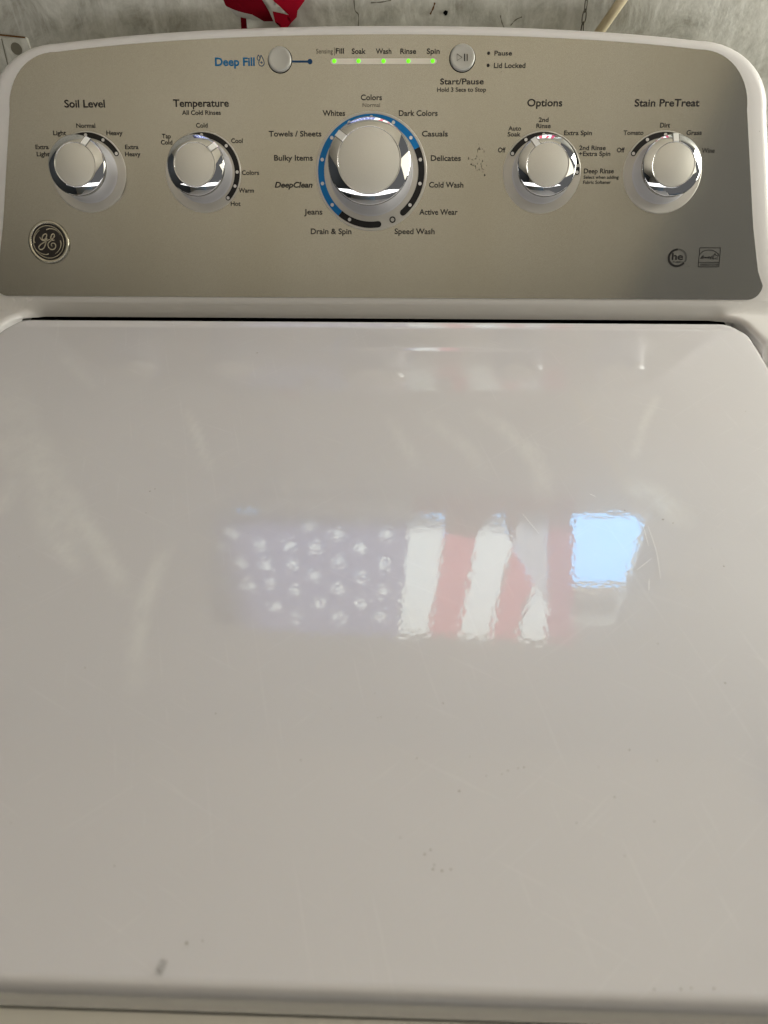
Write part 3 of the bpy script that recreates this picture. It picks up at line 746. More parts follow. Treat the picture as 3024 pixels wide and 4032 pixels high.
# rear housing of the console down to the deck, and a black backing added for the shade behind the lid
hp = []
for v, dh in ((0.005, 0.033), (0.200, 0.033)):
    hp.append((PY0 + v * ST + dh * CT, PZ0 + v * CT - dh * ST))
hp = [hp[0], hp[1], (0.188, 0.130), (0.186, -0.055), (0.070, -0.055)]
vs = [(x, y, z) for x in (-0.318, 0.318) for y, z in hp]; k = len(hp)
fs = [tuple(range(k)), tuple(range(k, 2 * k))] + [(j, (j + 1) % k, k + (j + 1) % k, k + j) for j in range(k)]
mesh('console_housing', vs, fs, M['plastic'], washer, frame=WW)
cb = []
for v, h_ in ((-0.0118, -0.0022), (0.030, -0.0022)): x_, y_, z_ = PW(0, v, h_); cb.append((y_, z_ - Z0))
cb += [(0.185, cb[1][1]), (0.185, -0.019), (0.060, -0.019)]
k = len(cb); vs = [(x, y, z) for x in (-0.3710, 0.3710) for y, z in cb]
fs = [tuple(range(k)), tuple(range(k, 2 * k))] + [(j, (j + 1) % k, k + (j + 1) % k, k + j) for j in range(k)]
me_ = bpy.data.meshes.new('console_base'); me_.from_pydata([WW(*p) for p in vs], [], fs)
bm = bmesh.new(); bm.from_mesh(me_); bmesh.ops.recalc_face_normals(bm, faces=bm.faces)
bmesh.ops.bevel(bm, geom=[e for e in bm.edges if e.calc_length() < 0.3], offset=0.005, segments=4, profile=0.5, affect='EDGES'); bm.to_mesh(me_); bm.free()
new_obj('console_base', me_, M['plastic'], washer, smooth=True, auto=40)
box('seam_shade_back', (-0.338, 0.066, -0.050), (0.338, 0.074, 0.0), M['gap_black'], washer)  # black backing that paints the shade behind the lid
# front lip of the console: the strip under the silver panel, rolling down behind the lid and reaching forward round its back corners
def lip_top(y):
    zp = PZ0 + (y - PY0) / ST * CT + 0.0002
    zf = -0.0112 + 0.16 * max(0.0385 - y, 0.0)
    k_ = 0.0012
    return 0.5 * (zp + zf + math.sqrt((zp - zf) ** 2 + k_ * k_))
half_ = [(0.296 * i / 12, 0.0388, 0.0, 1.0) for i in range(13)]
RC = 0.0235
for k in range(1, 25):
    a = RAD(90 - 90 * k / 24); half_.append((0.296 + RC * math.cos(a), 0.0388 - RC + RC * math.sin(a), math.cos(a), math.sin(a)))
for k in range(1, 9): half_.append((0.3195, 0.0388 - RC - 0.0478 * k / 8, 1.0, 0.0))
cv_ = [(-x, y, -nx, ny) for x, y, nx, ny in reversed(half_[1:])] + half_
DS = [0.0, 0.0003, 0.0008, 0.0015, 0.0024, 0.0034, 0.0046, 0.0060, 0.0090, 0.0130, 0.018, 0.023, 0.027, 0.031, 0.036, 0.042, 0.046, 0.049, 0.0505]
vs, fs = [], []; RR = 0.0060
for (x, y, nx, ny) in cv_:
    ax_ = abs(nx); row = [(x + nx * (0.012 * (1 - ax_) + 0.0005), y + ny * 0.012, -0.0178 - 0.033 * max(ax_ - 0.8, 0) / 0.2)]
    for d in DS:
        px, py = x + nx * d, min(y + ny * d, 0.0440)
        q = 1 - min(d / RR, 1)
        z = lip_top(py) - (0.0074 * ny * ny + 0.0042 * nx * nx) * (1 - math.sqrt(max(1 - q * q, 0)))
        if py < -0.020: z -= 0.016 * (1 - math.sqrt(max(1 - ((-0.020 - py) / 0.0127) ** 2, 0)))
        over = abs(px) - 0.3630
        if over > 0: z -= 0.007 * (1 - math.sqrt(max(1 - min(over / 0.007, 1) ** 2, 0)))
        px = max(min(px, 0.3700), -0.3700)
        row.append((px, py, z))
    px, py, z = row[-1]; row.append((px, py, -0.050 if abs(px) > 0.34 else z - 0.001))
    vs += row
m_ = len(DS) + 2
for i in range(len(cv_) - 1):
    for k in range(m_ - 1): fs.append((i * m_ + k, i * m_ + k + 1, (i + 1) * m_ + k + 1, (i + 1) * m_ + k))
fs += [tuple(range(m_)), tuple(range((len(cv_) - 1) * m_, len(cv_) * m_))]
mesh('console_lip', vs, fs, M['plastic'], washer, smooth=True, frame=WW, auto=60, fix=False)
box('seam_shade_floor', (-0.3190, -0.014, -0.036), (0.3190, 0.064, -0.0285), M['gap_black'], washer)  # black plate standing in for the deep shade of the seam

# silver control panel ---------------------------------------------------------------
vs, fs = plate(SIL, -0.001, 0.0007)
panel = mesh('control_panel', [PW(*p) for p in vs], fs, M['panel'], washer)
H1 = 0.0009      # height of the print

def print_poly(name, pts, mat, h=H1, parent=None, label=None):
    me = bpy.data.meshes.new(name); n = len(pts)
    me.from_pydata([PW(u, v, h) for u, v in pts], [], [tuple(range(n))])
    o = new_obj(name, me, mat, parent or panel)
    if label: o['label'] = label
    return o
def print_stroke(name, pts, w, mat, h=H1, parent=None, width=None):
    vs, fs = stroke(pts, w, h, width)
    return mesh(name, vs, fs, mat, parent or panel, frame=PW, fix=False)
def ring_print(name, cu, cv, r0, r1, mat, h=H1, n=32, parent=None):
    vs = [(cu + r * math.sin(2 * math.pi * i / n), cv + r * math.cos(2 * math.pi * i / n), h) for r in (r0, r1) for i in range(n)]
    fs = [(i, (i + 1) % n, n + (i + 1) % n, n + i) for i in range(n)]
    return mesh(name, vs, fs, mat, parent or panel, frame=PW, fix=False)

# --- lettering: text curves turned into flat meshes, fitted to measured widths
pend = []
def text(body, ul, ur, base, cap, style='n', mat=None, h=H1, parent=None):
    cu = bpy.data.curves.new('printed_text', 'FONT'); cu.body = body; cu.size = 1.0
    cu.offset = {'n': 0.018, 'light': 0.0, 'blue_bold': 0.026, 'bi': 0.028, 'heavy': 0.022, 'thin': 0.0}[style]
    if style == 'bi': cu.shear = 0.22
    cu.resolution_u = 4
    o = bpy.data.objects.new('text_source', cu); col.objects.link(o)
    m = mat or {'n': M['ink_black'], 'light': M['ink_light'], 'blue_bold': M['ink_blue'], 'bi': M['ink_black'], 'heavy': M['ink_black'], 'thin': M['ink_light']}[style]
    pend.append((o, ul / 1000, ur / 1000, base / 1000, cap / 1000, m, h, parent or panel, body))
for args in TEXTS: text(*args)
text('he', HE_TXT[0][0], HE_TXT[1][0], HE_TXT[0][1], 5.5, 'heavy')
text('TURBO', TURBO[0][0], TURBO[1][0], TURBO[0][1], 1.25, 'n')
text('TM', TM[0][0], TM[1][0], TM[0][1], 1.1, 'thin')
text('ENERGY STAR', ES_TXT[0][0], ES_TXT[1][0], ES_TXT[0][1], 1.8, 'n')
def flush_text():
    ref = bpy.data.curves.new('ref', 'FONT'); ref.body = 'H'; ro = bpy.data.objects.new('ref', ref); col.objects.link(ro)
    bpy.context.view_layer.update(); dg = bpy.context.evaluated_depsgraph_get()
    rm = bpy.data.meshes.new_from_object(ro.evaluated_get(dg)); capH = max(v.co.y for v in rm.vertices); bpy.data.meshes.remove(rm)
    bpy.data.objects.remove(ro)
    out = []
    for o, ul, ur, base, cap, m, h, par, body in pend:
        me = bpy.data.meshes.new_from_object(o.evaluated_get(dg)); me.name = 'printed_text'
        out.append((me, o, ul, ur, base, cap, m, h, par, body))
    for me, o, ul, ur, base, cap, m, h, par, body in out:
        bpy.data.objects.remove(o)
        x0 = min(v.co.x for v in me.vertices); x1 = max(v.co.x for v in me.vertices)
        sx = (ur - ul) / (x1 - x0); sy = cap / capH
        for v in me.vertices: v.co = Vector(PW(ul + (v.co.x - x0) * sx, base + v.co.y * sy, h))
        q = new_obj('printed_text', me, m, par)
flush_text()

# --- small marks of the upper row
print_stroke('divider_mark', mm(SENSBAR), 0.0004, M['ink_light'])
vs, fs = plate(arc_band(0, 0, 1, 1, 0, 1) and [(-0.0336 + 0.0021 * math.cos(RAD(a)), 0.18932 + 0.0021 * math.sin(RAD(a))) for a in range(90, 271, 15)]
               + [(0.0502 + 0.0021 * math.cos(RAD(a)), 0.18932 + 0.0021 * math.sin(RAD(a))) for a in range(-90, 91, 15)], 0.0006, 0.0010)
mesh('light_strip', vs, fs, M['led_bar'], panel, frame=PW)
for u, v in mm(LEDS):
    vs, fs = revolve([(0.0017, 0.0009), (0.0016, 0.0013), (0.0011, 0.0017), (0.0004, 0.0019)], u, v, 20)
    mesh('indicator_light', vs, fs, M['led'], panel, smooth=True, frame=PW)
for u, v in mm(DOTS): print_poly('indicator_dot', circle(u, v, 0.00125, 20), M['ink_black'])
print_stroke('button_line', mm(DF_LINE), 0.0015, M['ink_navy'])
print_poly('button_dot', circle(DF_DOT[0][0] / 1000, DF_DOT[0][1] / 1000, 0.0020, 24), M['ink_navy'], H1 + 0.0001)
print_stroke('drop_icon', smooth_path(mm(DROP1), 4), 0.00055, M['ink_navy'])
print_stroke('drop_icon', smooth_path(mm(DROP2), 4), 0.00055, M['ink_navy'])
print_stroke('plus_icon', mm(PLUS[:2]), 0.0005, M['ink_navy']); print_stroke('plus_icon', mm(PLUS[2:]), 0.0005, M['ink_navy'], H1 + 0.00005)

# --- push buttons
def push_button(cu, cv, r):
    rim_v, rim_f = revolve([(r + 0.0003, 0.00075), (r + 0.00025, 0.00082), (r - 0.0002, 0.00085)], cu, cv, 64, cap_end=True)
    rim = mesh('button_gap', rim_v, rim_f, M['gap_black'], panel, smooth=False, frame=PW)
    vs, fs = revolve([(r - 0.0004, 0.0), (r - 0.0004, 0.0028), (r - 0.0007, 0.0035), (r - 0.0014, 0.0039), (r - 0.003, 0.0037), (r * 0.5, 0.0034), (r * 0.1, 0.0033)], cu, cv, 64)
    return mesh('push_button', vs, fs, M['button'], washer, smooth=True, frame=PW, auto=60)
b1 = push_button(-0.0781, 0.1906, 0.0100); b2_ = push_button(0.0736, 0.1914, 0.0106)
du, dv = 0.0, 0.0
pl = mm(PLAY)
HB = 0.00395
print_stroke('play_icon', pl + [pl[0], pl[1]], 0.00055, M['ink_light'], HB, b2_)
bb = mm(BARS)
print_stroke('pause_icon', bb[:2], 0.0009, M['ink_black'], HB, b2_); print_stroke('pause_icon', bb[2:], 0.0009, M['ink_light'], HB, b2_)

# --- dials: bezel with coloured scale, knob with skirt, chrome ring, cap and pointer
def knob(cu, cv, k_h, r_cap, r_ring, r_skirt, ang, name='control_knob'):
    h = k_h
    # skirt (root of the knob); the chrome bevel drops e below the cap
    e = 0.0036 if r_ring > 0.03 else 0.0036
    vs, fs = revolve([(r_skirt + 0.0008, 0.0012), (r_skirt + 0.0003, 0.0024), (r_skirt, 0.0045), (r_ring - 0.0003, h - e - 0.0045), (r_ring - 0.0010, h - e - 0.0040)], cu, cv, 96)
    k = mesh(name, vs, fs, M['skirt'], washer, smooth=True, frame=PW, auto=50)
    vs, fs = revolve([(r_ring - 0.0009, h - e - 0.0041), (r_ring - 0.0002, h - e - 0.0039), (r_ring + 0.0001, h - e - 0.0012)], cu, cv, 96, cap_end=False)
    mesh('ring_edge', vs, fs, M['chrome_dark'], k, smooth=True, frame=PW, auto=50)
    vs, fs = revolve([(r_ring + 0.0001, h - e - 0.0012), (r_ring + 0.0002, h - e - 0.0004), (r_ring - 0.0001, h - e + 0.0003), (r_ring - 0.0009, h - e + 0.0009), (r_cap + 0.0010, h - 0.0002), (r_cap + 0.0005, h), (r_cap + 0.0001, h - 0.0001), (r_cap - 0.0001, h - 0.0005)], cu, cv, 128, cap_end=False)
    mesh('chrome_ring', vs, fs, M['chrome'], k, smooth=True, frame=PW, auto=55)
    vs, fs = revolve([(r_cap - 0.0001, h - 0.0010), (r_cap - 0.0001, h - 0.0003), (r_cap - 0.0005, h - 0.0001)], cu, cv, 96)
    mesh('knob_cap', vs, fs, M['cap'], k, smooth=True, frame=PW, auto=50)
    # pointer: slightly proud radial bar over the chrome bevel
    a = RAD(ang); du_, dv_ = math.sin(a), math.cos(a); w = 0.0021 if r_cap < 0.02 else 0.0027
    prof = [(r_cap + 0.0000, h), (r_cap + 0.0008, h + 0.0005), (r_ring - 0.0010, h - e + 0.0016), (r_ring + 0.0003, h - e + 0.0006), (r_ring + 0.0005, h - e - 0.0010)]
    vs, fs = [], []
    for r, hh in prof:
        for s in (-1, 1): vs.append((cu + r * du_ + s * w * dv_, cv + r * dv_ - s * w * du_, hh))
    for r, hh in prof:
        for s in (-1, 1): vs.append((cu + r * du_ + s * w * dv_, cv + r * dv_ - s * w * du_, hh - 0.0014))
    n2 = 2 * len(prof)
    for j in range(len(prof) - 1):
        b0 = 2 * j; fs += [(b0, b0 + 1, b0 + 3, b0 + 2), (b0, b0 + 2, n2 + b0 + 2, n2 + b0), (b0 + 1, b0 + 3, n2 + b0 + 3, n2 + b0 + 1)]
    mesh('pointer', vs, fs, M['pointer'], k, frame=PW)
    vs2_ = []; w2 = w + 0.0006
    for r, hh in prof:
        for s in (-1, 1): vs2_.append((cu + r * du_ + s * w2 * dv_, cv + r * dv_ - s * w2 * du_, hh - 0.00035))
    mesh('pointer_groove', vs2_, [(2 * j, 2 * j + 1, 2 * j + 3, 2 * j + 2) for j in range(len(prof) - 1)], M['chrome_dark'], k, frame=PW)
    return k

def bezel(cu, cv, r, r_in, big=False):
    pr = [(r, 0.0005), (r - 0.0002, 0.0012), (r - 0.0008, 0.0015), (r - 0.0016, 0.0013), (r_in + 0.003, 0.0011), (r_in, 0.0011)]
    vs, fs = revolve(pr, cu, cv, 128)
    return mesh('dial_bezel', vs, fs, M['bezel'], panel.parent, smooth=True, frame=PW, auto=50)

HBZ = 0.00160
def band(bz, cu, cv, rc, w, a0, a1, mat, r0=True, r1=True):
    # thin raised print; built as a strip so that it follows the circle
    n = max(8, int(abs(a1 - a0) / 2)); vs, fs = [], []
    for i in range(n + 1):
        a = RAD(a0 + (a1 - a0) * i / n)
        for r in (rc - w / 2, rc + w / 2): vs.append((cu + r * math.sin(a), cv + r * math.cos(a), HBZ))
        if i: fs.append((2 * i - 2, 2 * i - 1, 2 * i + 1, 2 * i))
    for end, a, on in ((0, a0, r0), (1, a1, r1)):
        if not on: continue
        c = len(vs); cx_, cy_ = cu + rc * math.sin(RAD(a)), cv + rc * math.cos(RAD(a)); vs.append((cx_, cy_, HBZ))
        sgn = 1 if (a1 > a0) == (end == 1) else -1
        for k in range(13):
            t_ = RAD(a + sgn * 180 * k / 12); vs.append((cx_ + w / 2 * math.sin(t_), cy_ + w / 2 * math.cos(t_), HBZ))
        fs += [(c, c + 1 + k, c + 2 + k) for k in range(12)]
    mesh('scale_band', vs, fs, mat, bz, frame=PW, fix=False)
def dots(bz, cu, cv, rc, angs, r):
    for a in angs:
        print_poly('scale_dot', circle(cu + rc * math.sin(RAD(a)), cv + rc * math.cos(RAD(a)), r, 20), M['dot_white'], HBZ + 0.00012, bz)

# main dial
DU, DV = -0.0016, 0.1037
bz = bezel(DU, DV, 0.0478, 0.036)
band(bz, DU, DV, 0.0429, 0.0052, -141.5, 64.3, M['band_blue'], False, False)
band(bz, DU, DV, 0.0429, 0.0052, 64.4, 140, M['band_black'], False, True)
band(bz, DU, DV, 0.0429, 0.0052, 218.4, 171.5, M['band_black'], False, True)
ring_print('scale_ring', DU + 0.0429 * math.sin(RAD(154.3)), DV + 0.0429 * math.cos(RAD(154.3)), 0.0016, 0.0027, M['band_black'], HBZ, parent=bz)
st = 360 / 14
dots(bz, DU, DV, 0.0429, [k * st for k in (-6 + 0, -5, -4, -3, -2, -1, 0, 1, 2, 3, 4, 5)], 0.00145)
knob(DU, DV, 0.0395, 0.0250, 0.0334, 0.0350, -50.5)
# four small dials
KV = 0.1033; RD = 0.0295; BW = 0.0043
SMALL = [(-0.2462, 27.8, [(-60, 60)], (-60, -30, 0, 30, 60)), (-0.1463, 48, [(-45, 135)], (-45, 0, 45, 90, 112.5, 135)),
         (0.1436, -30.8, [(-60, 78), (82, 90)], (-60, -30, 0, 30, 60, 90)), (0.2450, 2, [(-60, 60)], (-60, -30, 0, 30, 60))]
for cu, ang, bands, dd in SMALL:
    bz = bezel(cu, KV, 0.0329, 0.0245)
    for i, (a0, a1) in enumerate(bands):
        last = i == len(bands) - 1
        band(bz, cu, KV, RD, BW, a0, a1, M['band_black'], i == 0, last)
    dots(bz, cu, KV, RD, dd, 0.00135)
    knob(cu, KV, 0.0280, 0.0167, 0.0239, 0.0246, ang)

# --- round brand badge
bu, bv = -0.2855, 0.0457
vs, fs = revolve([(0.0182, 0.0006), (0.0182, 0.0020), (0.0177, 0.0029), (0.0168, 0.0032), (0.0158, 0.0031), (0.0152, 0.0026), (0.0150, 0.0020)], bu, bv, 96)
badge = mesh('brand_badge', vs, fs, M['badge'], washer, smooth=True, frame=PW, auto=50)
ring_print('badge_rim_line', bu, bv, 0.0147, 0.0151, M['badge_black'], 0.0029, 64, badge)
vs, fs = revolve([(0.0150, 0.0019), (0.0148, 0.0024), (0.01, 0.0025)], bu, bv, 64); mesh('badge_disc', vs, fs, M['badge_black'], badge, frame=PW)
ring_print('badge_line', bu, bv, 0.0132, 0.0138, M['badge'], 0.00265, 64, badge)
bc = Vector((BADGE_C[0][0], BADGE_C[0][1]))
BS = 0.74
fitb = lambda pts: [(bu + (a - bc.x) * 1e-3 * 0.98, bv + (b_ - bc.y) * 1e-3 * 0.98) for a, b_ in pts]
for k, s_ in enumerate((G_STROKE, G_LOOP, G_TAIL, E_TOP, E_BOT)):
    print_stroke('monogram', smooth_path(fitb(s_), 8), 0.00085, M['badge'], 0.0027 + 0.00003 * k, badge, lambda t: 0.72 + 0.5 * math.sin(math.pi * t))
for k, s_ in enumerate((SWIRL1, SWIRL2, SWIRL3, SWIRL4)):
    print_stroke('badge_swirl', smooth_path(fitb(s_), 6), 0.0010, M['badge'], 0.00285, badge, lambda t: 1.1 - 0.85 * t)

# --- efficiency emblem and certification mark
hu, hv = 0.2637, 0.0346
for a0, a1 in ((125, 360),):
    n = 60; vs, fs = [], []
    for i in range(n + 1):
        a = RAD(a0 + (a1 - a0) * i / n)
        for r in (0.0064, 0.0083): vs.append((hu + r * math.sin(a), hv + r * 0.93 * math.cos(a), H1))
        if i: fs.append((2 * i - 2, 2 * i - 1, 2 * i + 1, 2 * i))
    mesh('emblem_ring', vs, fs, M['ink_black'], panel, frame=PW, fix=False)
for i in range(13):
    a = RAD(8 + 112 * i / 12.5); da = RAD(2.3)
    print_poly('emblem_tick', [(hu + r * math.sin(q), hv + r * 0.93 * math.cos(q)) for r, q in ((0.0067, a - da), (0.0067, a + da), (0.0082, a + da), (0.0082, a - da))], M['ink_black'])
eb = mm(ES_BOX)
eb = [(0.2822, 0.0429), (0.2998, 0.0429), (0.2998, 0.0272), (0.2822, 0.0272)]
for a, b_ in ((0, 1), (1, 2), (2, 3), (3, 0)): print_stroke('mark_frame', [eb[a], eb[b_]], 0.0006, M['ink_black'], H1 + 0.00002 * a)
print_stroke('mark_line', [(0.2822, 0.03085), (0.2998, 0.03085)], 0.0005, M['ink_black'], H1 + 0.0001)
print_stroke('mark_arc', smooth_path(mm(ES_ARC), 6), 0.0006, M['ink_black'])
es = mm(ES_STAR); print_stroke('mark_star', es + [es[0]], 0.0006, M['ink_black'], H1 + 0.00012)
print_stroke('mark_script', smooth_path(mm(ES_SCRIPT), 4), 0.0007, M['ink_black'], H1 + 0.00006)

# --- dirt: smudge beside "Delicates", specks on panel and lid
rnd = random.Random(4)
def blob(cu, cv, rx, ry, ang, h, n=10):
    c, s = math.cos(RAD(ang)), math.sin(RAD(ang)); out = []
    for i in range(n):
        a = 2 * math.pi * i / n; k = rnd.uniform(0.65, 1.2); x, y = rx * k * math.cos(a), ry * k * math.sin(a)
        out.append((cu + x * c + y * s, cv - x * s + y * c, h))
    return out
def blobs(name, items, mat, parent, frame):
    vs, fs = [], []
    for b_ in items:
        p = blob(*b_); fs.append(tuple(range(len(vs), len(vs) + len(p)))); vs += p
    o = mesh(name, vs, fs, mat, parent, frame=frame, fix=False); o['kind'] = 'stuff'; return o
blobs('smudge', [(a / 1000, b_ / 1000, c * 0.9 / 1000, d * 0.9 / 1000, e, H1) for a, b_, c, d, e in SMUDGE], M['dirt'], panel, PW)
sp = []
for i in range(46):
    sp.append((rnd.uniform(-0.31, 0.325), rnd.uniform(0.004, 0.19), rnd.uniform(0.00012, 0.0003), rnd.uniform(0.00012, 0.0003), 0, H1))
blobs('dirt_speck', sp, M['dirt'], panel, PW)
LH = 0.00012
sp = [(a / 1000, b_ / 1000, c * 0.75 / 1000, c * 0.75 / 1000, 0, LH) for a, b_, c in SPECKS]
for i in range(28):
    sp.append((rnd.uniform(-0.29, 0.29), rnd.uniform(-0.47, -0.06), rnd.uniform(0.0001, 0.00028), rnd.uniform(0.0001, 0.00028), 0, LH))
blobs('dirt_speck', sp, M['dirt_grey'], lid, WW)

def film_patch(name, path, w, mat, h, parent, seg=14):
    """soft-edged film: ribbon with an 'edge' attribute that fades to its borders and ends"""
    pts = smooth_path(path, seg); n = len(pts); K = 8; vs, fs, at = [], [], []
    for i, (x, y) in enumerate(pts):
        a = pts[max(i - 1, 0)]; b_ = pts[min(i + 1, n - 1)]; dx, dy = b_[0] - a[0], b_[1] - a[1]; L = math.hypot(dx, dy) or 1
        t_ = i / (n - 1)
        for k in range(K + 1):
            s = -1 + 2 * k / K
            vs.append((x - dy / L * w * s, y + dx / L * w * s, h))
            at.append((1 - s * s) ** 1.3 * math.sin(math.pi * min(max(t_, 0), 1)) ** 0.6)
        if i:
            for k in range(K): b0 = (i - 1) * (K + 1) + k; fs.append((b0, b0 + 1, b0 + K + 2, b0 + K + 1))
    o = mesh(name, vs, fs, mat, parent, frame=WW, fix=False)
    A = o.data.attributes.new('edge', 'FLOAT', 'POINT')
    for i, v in enumerate(at): A.data[i].value = v
    return o
for i, s_ in enumerate([SCRATCHES[k] for k in (0, 1, 2, 3, 10, 11)]):
    vs, fs = stroke(smooth_path(mm(s_), 6), 0.00028, 0.00012 + 0.00001 * i, lambda t: 0.4 + math.sin(math.pi * t))
    o = mesh('scratch', vs, fs, M['scratch'], lid, frame=WW, fix=False)
film_patch('scuff_mark', mm(SCUFF), 0.0022, M['smudge'], 0.0003, lid)

# ------------------------------------------------------------------ flag hung in front of the window
flag = empty('flag', (0.02, 0.215, 0.166 + Z0))
tag(flag, 'striped red and white flag with starred blue field draped over the window', 'flag')
def cloth_piece(name, pts, y, mat, amp=0.002, freq=42, slant=0.4, cuts=3, thick=0.0006, parent=None, tilt=0.0):
    bm = bmesh.new(); vv = [bm.verts.new((a, y, b_)) for a, b_ in pts]
    f = bm.faces.new(vv); bmesh.ops.triangulate(bm, faces=[f])
    for _ in range(cuts): bmesh.ops.subdivide_edges(bm, edges=[e for e in bm.edges if e.calc_length() > 0.006], cuts=1, use_grid_fill=True)
    bmesh.ops.triangulate(bm, faces=bm.faces[:])
    for v in bm.verts:
        v.co.y += amp * math.sin((v.co.x + slant * v.co.z) * freq * 2 * math.pi / 1.0 * 0.5) + amp * 0.6 * noise.noise(v.co * 22)
        v.co.y -= tilt * max(min(v.co.z - 0.172, 0.03), -0.01)
        v.co.z += Z0
    me = bpy.data.meshes.new(name); bm.to_mesh(me); bm.free()
    o = new_obj(name, me, mat, parent or flag, smooth=True)
    return o
FY = 0.212
for nm, pts, mat in (('white_stripe', W1, 'flag_white'), ('red_stripe', R1, 'flag_red'), ('white_stripe', W2, 'flag_white'), ('red_stripe', R2, 'flag_red'), ('white_stripe', W3, 'flag_white'),
                     ('white_stripe', W4, 'flag_white_double'), ('red_stripe', R3, 'flag_red_double'), ('white_stripe', [(-185, 400), (45, 400), (40, 446), (-180, 432)], 'flag_white_double'), ('red_stripe', [(45, 395), (275, 395), (272, 424), (234, 425), (196, 426), (150, 438), (88, 434), (40, 430)], 'flag_red_double'), ('fold', K1, 'flag_red_fold_shaded'), ('fold', K2, 'flag_red_fold_shaded')):
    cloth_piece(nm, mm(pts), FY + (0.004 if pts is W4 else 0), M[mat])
def star_pts(cx_, cz_, r, rot=0):
    return [(cx_ + (r if i % 2 == 0 else r * 0.42) * math.sin(math.pi * i / 5 + rot), cz_ + (r if i % 2 == 0 else r * 0.42) * math.cos(math.pi * i / 5 + rot)) for i in range(10)]
cu_ = bpy.data.curves.new('canton', 'CURVE'); cu_.dimensions = '2D'; cu_.fill_mode = 'BOTH'
stars = [star_pts(a, b_, 0.0146, 0.3) for a, b_ in mm(STARS)]
for pts in [mm(CANTON)] + stars:
    s_ = cu_.splines.new('POLY'); s_.points.add(len(pts) - 1); s_.use_cyclic_u = True
    for p, (a, b_) in zip(s_.points, pts): p.co = (a, b_, 0, 1)
co = bpy.data.objects.new('canton_source', cu_); col.objects.link(co); bpy.context.view_layer.update()
me = bpy.data.meshes.new_from_object(co.evaluated_get(bpy.context.evaluated_depsgraph_get())); bpy.data.objects.remove(co)
for v in me.vertices: v.co = Vector((v.co.x, FY, v.co.y + Z0))
new_obj('canton', me, M['flag_blue'], flag)
for pts in stars:
    mesh('star', [(a, FY - 0.0003, b_) for a, b_ in pts] , [tuple(range(10))], M['flag_white'], flag, frame=WW)
# gathered tail hanging below, seen over the top of the console
def lift(pts, up):
    """adds the part of a tail piece that rises to the flag: pts lower outline whose first/second points are its top corners"""
    return pts
TAILS = [('white_fold', TA_WHITE_L, 0.226, 'flag_white_front', None), ('red_fold', TA_RED_D, 0.221, 'flag_red_fold_shaded', [(-100, 208), (-131, 208)]),
         ('white_fold', TA_WHITE_M, 0.2195, 'flag_white_front', [(-94, 208), (-100, 208)]), ('red_fold', TA_RED_R, 0.218, 'flag_red_lit', [(-62, 208), (-94, 208)]),
         ('white_fold', [(-134, 200), (-60, 200), (-58, 320), (-30, 440), (-170, 440), (-136, 320)], 0.222, 'flag_white_front', None), ('white_fold', TA_WHITE_B, 0.2265, 'flag_white_front', None), ('red_fold', TA_RED_S, 0.229, 'flag_red_fold_shaded', None), ('white_fold', TA_WHITE_R, 0.2235, 'flag_white_front', None)]
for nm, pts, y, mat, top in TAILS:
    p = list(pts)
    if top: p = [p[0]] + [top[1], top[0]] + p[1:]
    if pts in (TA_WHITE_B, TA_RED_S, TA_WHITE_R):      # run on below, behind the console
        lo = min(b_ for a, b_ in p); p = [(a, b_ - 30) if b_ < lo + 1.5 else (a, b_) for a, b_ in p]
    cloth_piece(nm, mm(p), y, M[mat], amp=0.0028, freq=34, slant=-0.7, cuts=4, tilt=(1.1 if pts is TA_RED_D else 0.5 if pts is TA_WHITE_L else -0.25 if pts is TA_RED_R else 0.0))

# ------------------------------------------------------------------ things on the wall behind
# painted-over cover plate with a round hole
pl_ = empty('cover_plate', (-0.345, WY, 0.12 + Z0)); tag(pl_, 'painted-over square cover plate on the wall behind the console corner', 'cover plate')
box('plate_body', (-0.3985, WY - 0.0018, 0.100), (-0.327, WY + 0.001, 0.1585), M['wall'], pl_, 0.0015)
vs, fs = tube([(-0.3405, WY - 0.0021, 0.1495), (-0.3405, WY - 0.0010, 0.1495)], 0.0052, 24); mesh('knockout_hole', vs, fs, M['crack'], pl_, frame=WW)
vs, fs = stroke([(-0.356, 0.1612), (-0.342, 0.1598), (-0.329, 0.1586)], 0.0014, 0); mesh('dirt_line', [(a, WY - 0.0022 - c, b_) for a, b_, c in vs], fs, M['rust'], pl_, frame=WW, fix=False)
vs, fs = stroke([(-0.3515, 0.158), (-0.3525, 0.148), (-0.3540, 0.132)], 0.0010, 0); mesh('dirt_line', [(a, WY - 0.0024 - c, b_) for a, b_, c in vs], fs, M['crack'], pl_, frame=WW, fix=False)
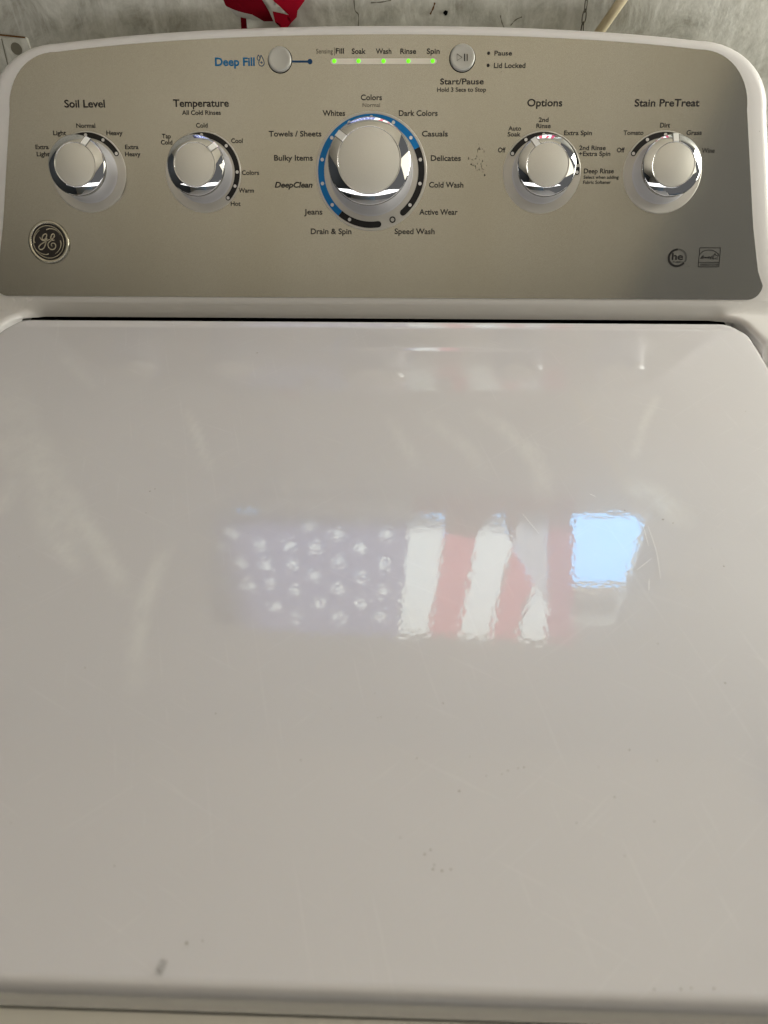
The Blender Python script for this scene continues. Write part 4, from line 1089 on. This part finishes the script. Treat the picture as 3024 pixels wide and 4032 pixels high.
# nail hole, rust run, cracks: wear of the wall
def wall_stroke(name, pts, w, mat):
    vs, fs = stroke(smooth_path(mm(pts), 5), w, 0, lambda t: 0.5 + 0.8 * abs(math.sin(7 * t + 1)))
    mesh(name, [(a, WY - 0.0006, b_) for a, b_, c in vs], fs, mat, wall, frame=WW, fix=False)
wall_stroke('rust_streak', RUST, 0.0013, M['rust'])
for c_ in (CRACK1, CRACK2, CRACK3, CRACK4): wall_stroke('crack', c_, 0.0008, M['crack'])
hx, hz = HOLE[0][0] / 1000, HOLE[0][1] / 1000
vs, fs = [], []
for r, y in ((0.0058, 0.0004), (0.0040, -0.0003), (0.0026, -0.0001), (0.0018, 0.0004)):
    for i in range(20):
        a = 2 * math.pi * i / 20; vs.append((hx + r * math.cos(a) * (1 + 0.22 * math.sin(2.0 * a + 1) + 0.1 * math.sin(5 * a)), WY - 0.0008 + y, hz + r * math.sin(a)))
for j in range(3):
    for i in range(20): k = (i + 1) % 20; fs.append((j * 20 + i, j * 20 + k, (j + 1) * 20 + k, (j + 1) * 20 + i))
mesh('nail_hole', [(hx + (0.0017 + 0.0005 * (i % 3)) * math.cos(i * 0.6283), WY - 0.0009, hz + (0.0018 + 0.0005 * (i % 2)) * math.sin(i * 0.6283)) for i in range(10)], [tuple(range(10))], M['gap_black'], wall, frame=WW)

# hanging chain: alternate links
ch = empty('hanging_chain', (0.1855, WY - 0.008, 0.05 + Z0)); tag(ch, 'thin dark metal chain hanging down the wall', 'chain')
L = 0.0105
def link(zc, turn):
    pts = []
    for i in range(17):
        a = 2 * math.pi * i / 16; w, hgt = 0.0019 * math.cos(a), 0.0058 * math.sin(a)
        pts.append((0.1855 + w * math.cos(turn), WY - 0.008 + w * math.sin(turn), zc + hgt))
    return tube(pts, 0.00062, 6, cap=False)
for i in range(40):
    vs, fs = link(0.10 + i * 0.0092, (i % 2) * math.pi / 2 + 0.4)
    mesh('chain_link', vs, fs, M['chain'], ch, smooth=True, frame=WW)
# leaning stick
p0, p1 = Vector((ROD[0][0] / 1000, WY - 0.008, ROD[0][1] / 1000)), Vector((ROD[1][0] / 1000, WY - 0.008, ROD[1][1] / 1000))
d = (p1 - p0).normalized()
A, B_ = p0 - d * 0.25, p0 + d * 0.55
vs, fs = tube([tuple(A + (B_ - A) * (i / 12)) for i in range(13)], lambda t: 0.0044, 16)
st_ = mesh('wooden_stick', vs, fs, M['stick'], None, smooth=True, frame=WW)
tag(st_, 'thin tan wooden stick leaning diagonally against the wall', 'stick')
